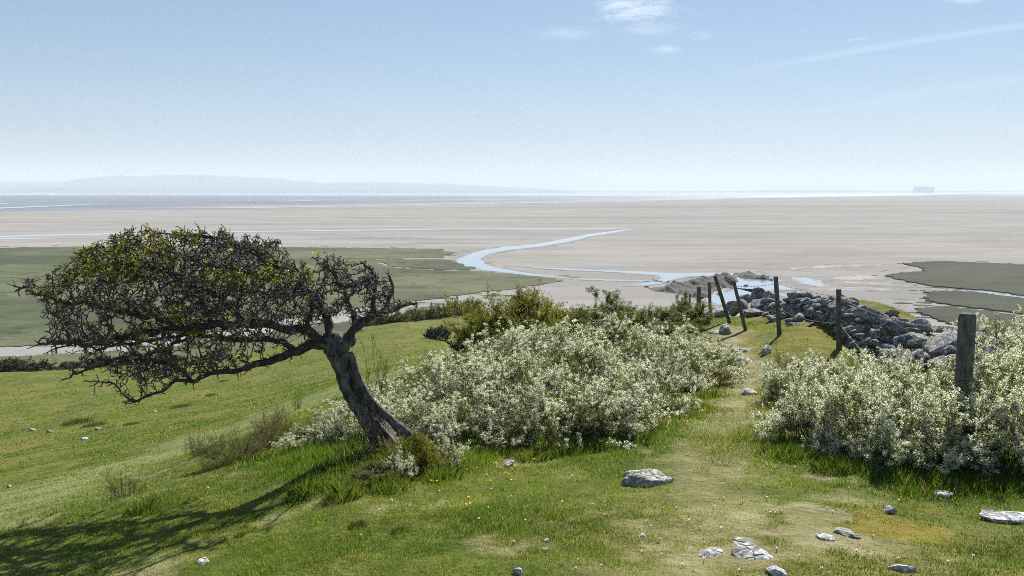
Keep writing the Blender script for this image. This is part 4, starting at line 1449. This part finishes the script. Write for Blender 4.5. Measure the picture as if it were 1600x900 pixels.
for u, v, d, w_, h_, seed, lab in [
        (1182, 464, 24.0, 28, 20, 211, 'tallest dark crag of rock where the wall ends above the shore'),
        (1164, 468, 24.5, 24, 20, 212, 'square dark block next to the tallest crag at the end of the wall'),
        (1200, 468, 23.6, 30, 26, 220, 'dark broken crag on the landward side of the tallest one'),
        (1188, 478, 23.2, 40, 20, 221, 'dark rock below the tallest crag at the end of the wall'),
        (1160, 479, 23.6, 26, 16, 222, 'small dark rock below the square block at the end of the wall'),
        (1215, 480, 23, 34, 18, 213, 'dark rock at the end of the wall on the landward side of the tallest crag'),
        (1180, 487, 22.5, 40, 11, 214, 'low dark ledge of rock below the crag at the wall end'),
        (1150, 482, 24, 34, 18, 215, 'low dark rock beside the crag, behind the leaning fence posts'),
        (1125, 490, 22, 30, 12, 216, 'flat dark rock in the grass between the leaning posts'),
        (1236, 488, 21.5, 30, 16, 217, 'grey block in the low far part of the wall'),
        (1255, 494, 20.0, 34, 20, 218, 'grey block in the sagging middle of the wall'),
        (1240, 508, 18.5, 26, 10, 219, 'flat stone in the grass at the foot of the wall by the upright post')]:
    boulder('crag_rock', 0, 0, w_, h_, seed, lab, 'wall', 'rock', 'rocks at the far end of the wall', .9, (.2 * math.sin(seed), .25 * math.cos(seed * 2.0)), 4, .5, None, .08, P(u, v, d), 18)
for k, (u, v, w_, lab) in enumerate([(1480, 527, 34, 'pale limestone ledge on the mossy slope beyond the wall, lower'), (1466, 519, 26, 'pale limestone ledge on the mossy slope beyond the wall, upper')]):
    boulder('ledge_rock', u, v, w_, 9, 230 + k, lab, 'rock', 'rock', None, .7, (0, 0), 4, .4)

# rocks on the shore below
def ledge(name, outline, top, seed, label, depth_m, nx=150, ny=60):
    """a craggy rock shelf rising out of the sand, built as a broken height field"""
    o_ = np.array([S(u, v)[:2] for u, v in outline])
    x0, y0 = o_.min(0); x1, y1 = o_.max(0)
    y1 = max(y1, y0 + depth_m)
    X, Y = np.meshgrid(np.linspace(x0 - 1, x1 + 1, nx), np.linspace(y0 - 1, y1 + 1, ny), indexing='ij')
    x, y = X.ravel(), Y.ravel()
    ins = inpoly(x + 2.5 * fbm(x * .3, y * .3, None, seed, 3), y + 5 * fbm(x * .3 + 9, y * .3, None, seed + 1, 3), o_)
    d = polydist(x, y, [tuple(p) for p in np.vstack([o_, o_[:1]])])
    e = np.where(ins, np.clip(d / 2.2, 0, 1) ** .6, 0)
    rid = 1 - np.abs(vnoise(x * .22 + y * .1, y * .16, None, seed + 5))
    st = fbm(x * .35, y * .2, None, seed + 7, 4)
    h = top * e * np.clip(.25 + .75 * rid ** 3 + .75 * st, .02, 1.4)
    h = np.floor(h / .38) * .38 * .6 + h * .4 + .28 * e * fbm(x * 1.4, y * .9, None, seed + 8, 3)
    h = np.where(e > 0, np.maximum(h, .03), -.25)
    c = np.array([o_[:, 0].mean(), o_[:, 1].mean(), 0])
    V = np.stack([x, y, h], 1) - c
    i = (np.arange(nx - 1)[:, None] * ny + np.arange(ny - 1)[None]).ravel()
    Q = np.stack([i, i + ny, i + ny + 1, i + 1], -1)
    Q = Q[(h[Q] > -.2).any(1)]
    o = obj(name, mesh_data(name, V, [Q], MT['shore']), None, c)
    tag(o, label, 'rock')


ledge('rock_ledge', [(1012, 451), (1040, 446), (1075, 440), (1100, 434), (1135, 432.5), (1152, 435), (1155, 442), (1140, 449), (1122, 455), (1112, 466), (1085, 466), (1050, 458), (1020, 455)], 1.5, 3, 'broad craggy brown rock ledge on the sand below the headland', 30)
ledge('rock_reef', [(1143, 433), (1155, 429), (1172, 428), (1190, 431), (1207, 434), (1206, 438), (1185, 437.5), (1160, 435.5)], 1.2, 6, 'long dark reef of rock lying in the shallow pools', 14, 110, 40)
ledge('rock_reef', [(1080, 433.5), (1100, 431.5), (1116, 432), (1114, 434), (1095, 435)], .9, 9, 'thin black reef at the edge of the stream behind the ledge', 8, 80, 24)
for k, (u, v, w_, h_, lab) in enumerate([(1126, 431.5, 7, 3, 'tiny black rock standing alone in the stream'), (1138, 445, 26, 16, 'dark blocky rock standing highest on the shore ledge by the pool'), (1104, 445, 22, 9, 'brown rock block on the shore ledge behind the thin fence post'), (1165, 447, 10, 3, 'small dark rock in the pool beside the ledge'), (1010, 449, 9, 2.5, 'lone low brown rock on the sand at the stream edge')]):
    boulder('shore_rock', 0, 0, w_, h_, 300 + k, lab, 'shore', 'rock', None, .9, (0, 0), 4, .40, None, .14, S(u, v), 14)


# ------------------------------------------------------------------ fence
def post(u0, v0, u1, v1, d, wpx, label, seed, d_top=None, extra=.12):
    """from its foot (u0, v0) to its top (u1, v1)"""
    a = P(u0, v0, d)
    g = float(H(a[0:1], a[1:2])[0])
    b = P(u1, v1, d_top or d)
    if a[2] > g - .1:
        a[2] = g - .15
    r = wpx * d / F / 2
    n = 12
    pth = np.array([np.zeros(3)] + [(b - a) * t for t in np.linspace(.05, .97, 14)] + [(b - a)])
    rad = np.array([r * 1.02] + [r * (1.03 - .06 * t) for t in np.linspace(.05, .97, 14)] + [r * .90])
    V, fs = loft(pth, rad, n, .10, seed, True, 6, .2)
    root = empty('fence_post', a)
    tag(root, label, 'fence post', 'weathered wooden fence posts along the wall')
    obj('post_shaft', mesh_data('post_shaft', V, fs, MT['post'], None, False), root)
    return a, b, r, root


def staple(parent, p, r):
    A = Acc()
    V, Fq = tubes([[p[0] - r * .9, p[1] - r * .7, p[2]], [p[0] - r * .2, p[1] - r * 1.12, p[2] + .012]], [[p[0] - r * .2, p[1] - r * 1.12, p[2] + .012], [p[0] + r * .8, p[1] - r * .75, p[2] + .004]], [.004, .004], [.004, .004], 5)
    A.add(V, Fq)
    obj('staple', A.data('staple', MT['wire']), parent)


POSTS = [
    (1500, 700, 1512, 490, 8.0, 26, 'thick round fence post standing in white blossom, nearest of all the posts'),
    (1312, 548, 1310.5, 452, 15.0, 8.5, 'slim upright fence post in front of the dark stone wall'),
    (1219, 524, 1212, 432, 17.0, 7.5, 'fence post casting a shadow on the grass, where the wall is lowest'),
    (1168, 509, 1146, 438, 19.0, 5.5, 'leaning fence post, second of the two that tilt side by side'),
    (1144, 503, 1117, 431, 20.0, 6.0, 'longest leaning fence post, tilting toward the thicket beside another'),
    (1111, 492, 1108, 441, 24.0, 5.0, 'thin upright fence post just beyond the leaning posts'),
    (1092, 492, 1092, 448, 27.0, 7.0, 'short thick far fence post beside the green bushes'),
    (1078, 492, 1078, 459, 30.0, 3.0, 'very thin far fence post rising out of the green bushes')]
PT = []
for i, (u0, v0, u1, v1, d, w_, lab) in enumerate(POSTS):
    PT.append(post(u0, v0, u1, v1, d, w_, lab, 400 + i))
for hgt in (.10, .42):
    a, b, r, root = PT[0]
    staple(root, (b - a) * (1 - hgt), r)


def strand(fr, label, name='barbed_wire', barbs=True, sag=.05, which=range(0, 6)):
    A = Acc()
    seg0, seg1 = [], []
    for i, j in zip(list(which)[:-1], list(which)[1:]):
        p = PT[i][0] + (PT[i][1] - PT[i][0]) * fr
        q = PT[j][0] + (PT[j][1] - PT[j][0]) * fr
        t = np.linspace(0, 1, 25)[:, None]
        c = p + (q - p) * t
        c[:, 2] -= sag * np.linalg.norm(q - p) * .35 * (4 * t * (1 - t))[:, 0]
        c[:, 1] -= .03
        seg0.append(c[:-1]); seg1.append(c[1:])
        if barbs:
            n = int(np.linalg.norm(q - p) / .16)
            for k in range(1, n):
                f = k / n
                m = p + (q - p) * f
                m[2] -= sag * np.linalg.norm(q - p) * .35 * 4 * f * (1 - f)
                m[1] -= .03
                seg0.append(m[None] + [[-.006, 0, -.016]]); seg1.append(m[None] + [[.006, 0, .016]])
    s0, s1 = np.vstack(seg0), np.vstack(seg1)
    A.add(*tubes(s0, s1, np.full(len(s0), .0036), np.full(len(s0), .0036), 4))
    o = obj(name, A.data(name, MT['wire']))
    tag(o, label, 'wire')


strand(.90, 'barbed wire strung along the tops of the fence posts')
strand(.52, 'slack plain wire sagging across the dark wall between the posts', 'fence_wire', False, .12)
# the strand running on from the thick post out of the picture
a, b, r, root = PT[0]
p = a + (b - a) * .9
q = P(1720, 560, 6.0)
t = np.linspace(0, 1, 25)[:, None]
c = p + (q - p) * t
c[:, 2] -= .05 * (4 * t * (1 - t))[:, 0]
A_ = Acc()
A_.add(*tubes(c[:-1], c[1:], np.full(24, .0028), np.full(24, .0028), 4))
tag(obj('barbed_wire', A_.data('barbed_wire', MT['wire'])), 'barbed wire running on from the thick post above the blossom', 'wire')

# ------------------------------------------------------------------ far things
def box(A, x0, x1, y0, y1, z0, z1):
    V = np.array([(x, y, z) for z in (z0, z1) for x, y in ((x0, y0), (x1, y0), (x1, y1), (x0, y1))], float)
    A.add(V, np.array([(0, 3, 2, 1), (4, 5, 6, 7), (0, 1, 5, 4), (1, 2, 6, 5), (2, 3, 7, 6), (3, 0, 4, 7)]))


c = P(1446, 300, 11600)
st = empty('power_station', (c[0], c[1], 0))
tag(st, 'huge pale blue box of a power station on the far shore', 'building')
s = 11600 / F
A_ = Acc()
box(A_, -14.5 * s, 14 * s, 0, 90, -3, 9.0 * s)
box(A_, -14.4 * s, -2 * s, 4, 84, 9.0 * s, 9.7 * s)
obj('main_block', A_.data('main_block', MT['building']), st)
A_ = Acc()
box(A_, -23 * s, -14.7 * s, 5, 60, -1, 2.6 * s)
obj('low_hall', A_.data('low_hall', MT['white']), st)
A_ = Acc()
box(A_, 3 * s, 13.9 * s, -3, -.5, 1 * s, 5.6 * s)
obj('turbine_hall', A_.data('turbine_hall', MT['building']), st)
A_ = Acc()
A_.add(*tubes([[28 * s, 20, -2]], [[28 * s, 20, 7.5 * s]], [3.5], [2.2], 8))
tag(obj('chimney_mast', A_.data('chimney_mast', MT['building']), None, (c[0], c[1], 0)), 'thin pale mast standing beside the power station on the far shore', 'mast')
for k, (u, hp, lab) in enumerate([(1089, 8, 'tiny far wind turbine, first in the group toward the hills'), (1119, 8, 'tiny far wind turbine, second in the group'), (1144, 5, 'small far wind turbine in the middle of the group'), (1153, 5, 'small far wind turbine close to another in the middle'), (1180, 8, 'tiny far wind turbine, last of the group toward the power station')]):
    c = P(u, 299, 11400)
    s = 11400 / F
    tw = empty('wind_turbine', (c[0], c[1], 0))
    tag(tw, lab, 'wind turbine', 'wind turbines on the far shore')
    A_ = Acc()
    A_.add(*tubes([[0, 0, -2]], [[0, 0, hp * .62 * s]], [2.6], [1.6], 8))
    obj('tower', A_.data('tower', MT['white']), tw)
    A_ = Acc()
    for q in range(3):
        an = k + q * 2.094
        A_.add(*tubes([[0, -4, hp * .62 * s]], [[math.sin(an) * hp * .36 * s, -4, hp * .62 * s + math.cos(an) * hp * .36 * s]], [1.7], [.5], 5))
    obj('rotor', A_.data('rotor', MT['white']), tw)
    A_ = Acc()
    box(A_, -1.8, 1.8, -3, 5, hp * .62 * s + .01 - 1.6, hp * .62 * s + 2)
    obj('nacelle', A_.data('nacelle', MT['white']), tw)


# ------------------------------------------------------------------ grass and small flowers
def grass():
    rnd = np.random.default_rng(99)
    bands = [(3.6, 6, 9500, .0021, 1.0), (6, 9, 4300, .0030, 1.0), (9, 14, 1700, .0048, 1.05), (14, 24, 520, .0085, 1.15), (24, 45, 110, .017, 1.4), (45, 110, 18, .04, 2.0)]
    VV, CC = [], []
    for r0, r1, dens, wd, hk in bands:
        half = .76
        area = half * (r1 * r1 - r0 * r0)
        n = int(area * dens)
        th = rnd.uniform(-half, half, n)
        r = np.sqrt(rnd.uniform(r0 * r0, r1 * r1, n))
        x, y = np.sin(th) * r, np.cos(th) * r
        z = H(x, y)
        ok = z > .8
        x, y, z, r = x[ok], y[ok], z[ok], r[ok]
        path, lush, moss, pale = cover(x, y)
        fr = min(5.5, 48 / r1)
        c1 = fbm(x * fr, y * fr, None, 71, 3)
        c2 = fbm(x * .9, y * .9, None, 81, 4)
        c3 = fbm(x * 2.4, y * 2.4, None, 91, 3)
        keep = rnd.uniform(size=len(x)) < np.clip(1.0 - .72 * path - .35 * moss + .2 * lush + .35 * c1, .08, 1)
        x, y, z, r, path, lush, moss, pale, c1, c2, c3 = (a[keep] for a in (x, y, z, r, path, lush, moss, pale, c1, c2, c3))
        n = len(x)
        tall = np.clip(.021 + .036 * c1 + .016 * c3, .007, .07)
        hgt = tall * (1 - .55 * path - .5 * moss) * (1 - .35 * pale) + lush * rnd.uniform(.02, .14, n) * (.55 + c3)
        hgt = np.maximum(hgt, .010) * hk * rnd.uniform(.6, 1.3, n)
        a = rnd.uniform(0, 2 * math.pi, n)
        lean = rnd.uniform(.2, 1.15, n) * (1 - .35 * lush)
        b = rnd.uniform(0, 2 * math.pi, n)
        w_ = wd * rnd.uniform(.7, 1.4, n) * (1 + .4 * lush)
        p0 = np.stack([x - np.cos(a) * w_, y - np.sin(a) * w_, z - .006], 1)
        p1 = np.stack([x + np.cos(a) * w_, y + np.sin(a) * w_, z - .006], 1)
        tipx = np.stack([x + np.cos(b) * lean * hgt, y + np.sin(b) * lean * hgt, z + hgt], 1)
        VV.append(np.stack([p0, p1, tipx], 1).reshape(-1, 3))
        g0 = np.array([.074, .134, .016])
        col = g0 * (1 + .65 * c2[:, None] + .5 * c1[:, None] + .40 * rnd.normal(0, .5, (n, 1)))
        yel = sstep(c2 + .6 * c3 + rnd.normal(0, .18, n), .05, .55)[:, None]
        col = col * (1 - yel * .62) + np.array([.150, .168, .036]) * yel * .62
        lu = (lush * np.clip(.8 + c2, 0, 1))[:, None]
        col = col * (1 - lu * .8) + np.array([.062, .125, .016]) * lu * .8
        pa = (path * .8)[:, None]
        col = col * (1 - pa) + np.array([.195, .198, .085]) * pa
        mo = moss[:, None]
        col = col * (1 - mo * .7) + np.array([.21, .17, .032]) * mo * .7
        pl = (pale * .7)[:, None]
        col = col * (1 - pl) + np.array([.165, .200, .078]) * pl
        straw = (rnd.uniform(size=n) < .10 + .14 * path)[:, None]
        col = np.where(straw, np.array([.31, .265, .145]) * rnd.uniform(.6, 1.2, (n, 1)), col)
        CC.append(np.repeat(np.clip(col, .008, .6), 3, 0))
    V = np.vstack(VV)
    n = len(V) // 3
    me = mesh_data('grass', V, [np.arange(n * 3).reshape(-1, 3)], MT['grass'], np.vstack(CC))
    tag(obj('grass', me), kind='stuff')
    return n


NGRASS = grass()


def tuft_mesh(seed, n=520, h=.13, r=.15, col=(.075, .115, .02)):
    rnd = np.random.default_rng(seed)
    a = rnd.uniform(0, 6.283, n)
    q = np.sqrt(rnd.uniform(0, 1, n)) * r
    x, y = np.cos(a) * q, np.sin(a) * q
    b = a + rnd.normal(0, 1.4, n)
    L = h * rnd.uniform(.4, 1.1, n) * (1.1 - .6 * (q / r) ** 2)
    w_ = .0024
    c = rnd.uniform(0, 6.283, n)
    o = rnd.uniform(.1, .7, n) * L
    base = np.stack([x, y, np.full(n, -.03)], 1)
    sd = np.stack([np.cos(c) * w_, np.sin(c) * w_, np.zeros(n)], 1)
    mid = base + np.stack([np.cos(b) * o * .35, np.sin(b) * o * .35, L * .65], 1)
    tip = base + np.stack([np.cos(b) * o, np.sin(b) * o, L], 1)
    V = np.stack([base - sd, base + sd, mid + sd * .7, tip, mid - sd * .7], 1).reshape(-1, 3)
    Fp = (np.arange(n) * 5)[:, None] + np.arange(5)
    t = np.repeat(np.array(col)[None] * rnd.uniform(.6, 1.5, (n, 1)), 5, 0)
    return mesh_data('grass_tussock', V, [Fp], MT['grass'], t)


TUF = [tuft_mesh(1), tuft_mesh(2, col=(.09, .12, .025)), tuft_mesh(3, 520, .11, .16, (.055, .06, .02))]
TUSS = [(225, 800, 1.2, 0, 'dark round grass tussock standing alone on the brow in the sun'), (488, 770, 1.5, 0, 'tall dark grass tussock on the tree shadow near the trunk'), (562, 822, .55, 2, 'small dark tussock in the open turf in front of the tree'), (625, 832, .45, 2, 'smallest dark tussock in the open turf, beside a larger one'),
        (540, 775, 1.3, 1, 'bright green long-grass tussock between the trunk and the open turf'), (690, 750, 1.3, 0, 'lush tussock in front of the brambles at the trunk base'), (610, 765, 1.4, 0, 'dark lush tussock in the shade right in front of the trunk'), (830, 720, 1.2, 1, 'long-grass tussock at the thicket edge beside the dandelions'), (885, 712, 1.5, 0, 'tall lush tussock in front of the middle of the thicket'), (940, 700, 1.2, 1, 'lush tussock at the thicket edge above the white-topped boulder'),
        (1085, 640, 1.4, 1, 'bright green tussock between the thicket and the path'), (1110, 620, 1.3, 1, 'bright green tussock higher up between the thicket and the path'), (1240, 715, 1.3, 0, 'dark tussock beside the path in the shade of the right-hand bushes'), (1300, 735, 1.2, 0, 'dark tussock in front of the second right-hand bush'), (1545, 772, 1.1, 2, 'dead brown-black grass tussock in front of the right-hand bushes')]
for k, (u, v, s, q, lab) in enumerate(TUSS):
    o = obj('grass_tussock', TUF[q], None, G(u, v))
    o.scale = (s, s, s)
    o.rotation_euler = (0, 0, k * 1.1)
    tag(o, lab, 'tussock', 'long-grass tussocks')
for k, (u, v, s, lab) in enumerate([(122, 662, 3.4, 'dark tussock out in the field, wider of a close pair'), (148, 666, 2.6, 'dark tussock out in the field, smaller of a close pair'), (283, 637, 2.4, 'dark tussock in the field below the lowest bough'), (350, 596, 2.2, 'small dark tussock in the field just under the thick lower limb'), (330, 618, 1.8, 'faint brown tussock in the field under the crown'), (205, 664, 1.6, 'low tussock in the field beside the darker pair')]):
    o = obj('grass_tussock', TUF[2], None, G(u, v))
    o.scale = (s * 1.2, s * 1.2, s * .75)
    tag(o, lab, 'tussock', 'long-grass tussocks')


def flower_mesh(name, petals, rad, m, stem=.05):
    A = Acc()
    for ring, (rr, zz) in enumerate(((1.0, 0), (.62, .006))):
        for i in range(petals):
            a = i * 2 * math.pi / petals + ring * .3
            c_, s_ = math.cos(a), math.sin(a)
            w_ = rad * rr * 2.4 / petals
            V = np.array([(0, 0, stem + zz), (c_ * rad * rr * .6 - s_ * w_, s_ * rad * rr * .6 + c_ * w_, stem + zz + .004), (c_ * rad * rr, s_ * rad * rr, stem + zz), (c_ * rad * rr * .6 + s_ * w_, s_ * rad * rr * .6 - c_ * w_, stem + zz + .004)])
            A.add(V, np.array([[0, 1, 2, 3]]))
    return A.data(name, m)


st_ = Acc()
st_.add(*tubes([[0, 0, -.02]], [[0, 0, .05]], [.002], [.0015], 4))
STEM = st_.data('flower_stem', MT['bleaf'])
DAND, DAIS = flower_mesh('dandelion_head', 11, .015, MT['petal_y'], .04), flower_mesh('daisy_head', 9, .0085, MT['petal_w'], .022)


def flower(name, head, u, v, label, cat, group, rnd, s=1.0):
    p = G(u, v)
    r = empty(name, p, rnd.uniform(0, 6), s * rnd.uniform(.8, 1.2))
    r.rotation_euler = (rnd.uniform(.1, .5), rnd.uniform(-.3, .3), rnd.uniform(0, 6))
    tag(r, label, cat, group)
    obj('flower_head', head, r)
    obj('stem', STEM, r)


rf = random.Random(3)
DS = [(658, 744), (672, 760), (684, 760), (733, 738), (765, 757), (775, 733), (782, 737), (770, 728), (790, 742), (797, 748), (805, 737), (812, 730), (776, 707), (822, 735), (835, 722), (842, 742), (799, 758), (883, 790), (735, 787), (727, 795), (734, 796), (940, 670), (880, 704), (836, 723), (1028, 640), (1085, 637), (1090, 645), (1100, 632), (1096, 655), (1108, 640), (1265, 705), (1280, 728), (1300, 702), (1305, 720), (1328, 704), (314, 788), (325, 767), (461, 750), (495, 792), (1240, 735), (760, 745), (748, 735)]
for u, v in DS:
    flower('dandelion', DAND, u + rf.uniform(-3, 3), v + rf.uniform(-2, 2), 'yellow dandelion flower open in the grass', 'flower', 'dandelions in the grass', rf, .85)
for i in range(75):
    cu, cv, su, sv = rf.choice([(1040, 805, 60, 22), (950, 870, 90, 18), (1200, 760, 60, 45), (1380, 765, 45, 12), (1020, 870, 70, 20), (740, 815, 90, 40), (1130, 700, 40, 60), (1330, 860, 120, 30), (450, 800, 200, 60)])
    u, v = rf.gauss(cu, su), rf.gauss(cv, sv)
    if 0 < u < 1600 and 560 < v < 898:
        flower('daisy', DAIS, u, v, 'tiny white daisy open in the short turf', 'flower', 'daisies in the turf', rf, 1.0)

# a grey dead stick at the thicket edge and one dark stick on the brow
for name, pts, m, lab in (('dead_stick', [(700, 702, 3), (716, 706, 2.6), (730, 708, 2), (742, 709, 1)], 'drystem', 'bleached dead branch poking out of the thicket beside the trunk'),
                          ('dead_stick', [(381, 717, 2.6), (384, 703, 2.2), (388, 692, 1.6), (390, 683, 1)], 'stem', 'dark upright dead stick in the dry scrub on the brow')):
    d = G(pts[0][0], pts[0][1] + 14)[1] if m == 'drystem' else G(pts[0][0], pts[0][1])[1]
    l = resample(np.array([[*P(u, v, d), r * d / F] for u, v, r in pts]), .02)
    base = l[0, :3].copy()
    V, fs = loft(l[:, :3] - base, l[:, 3], 8, .2, 5)
    tag(obj(name, mesh_data(name, V, fs, MT[m], None, True), None, base), lab, 'stick')
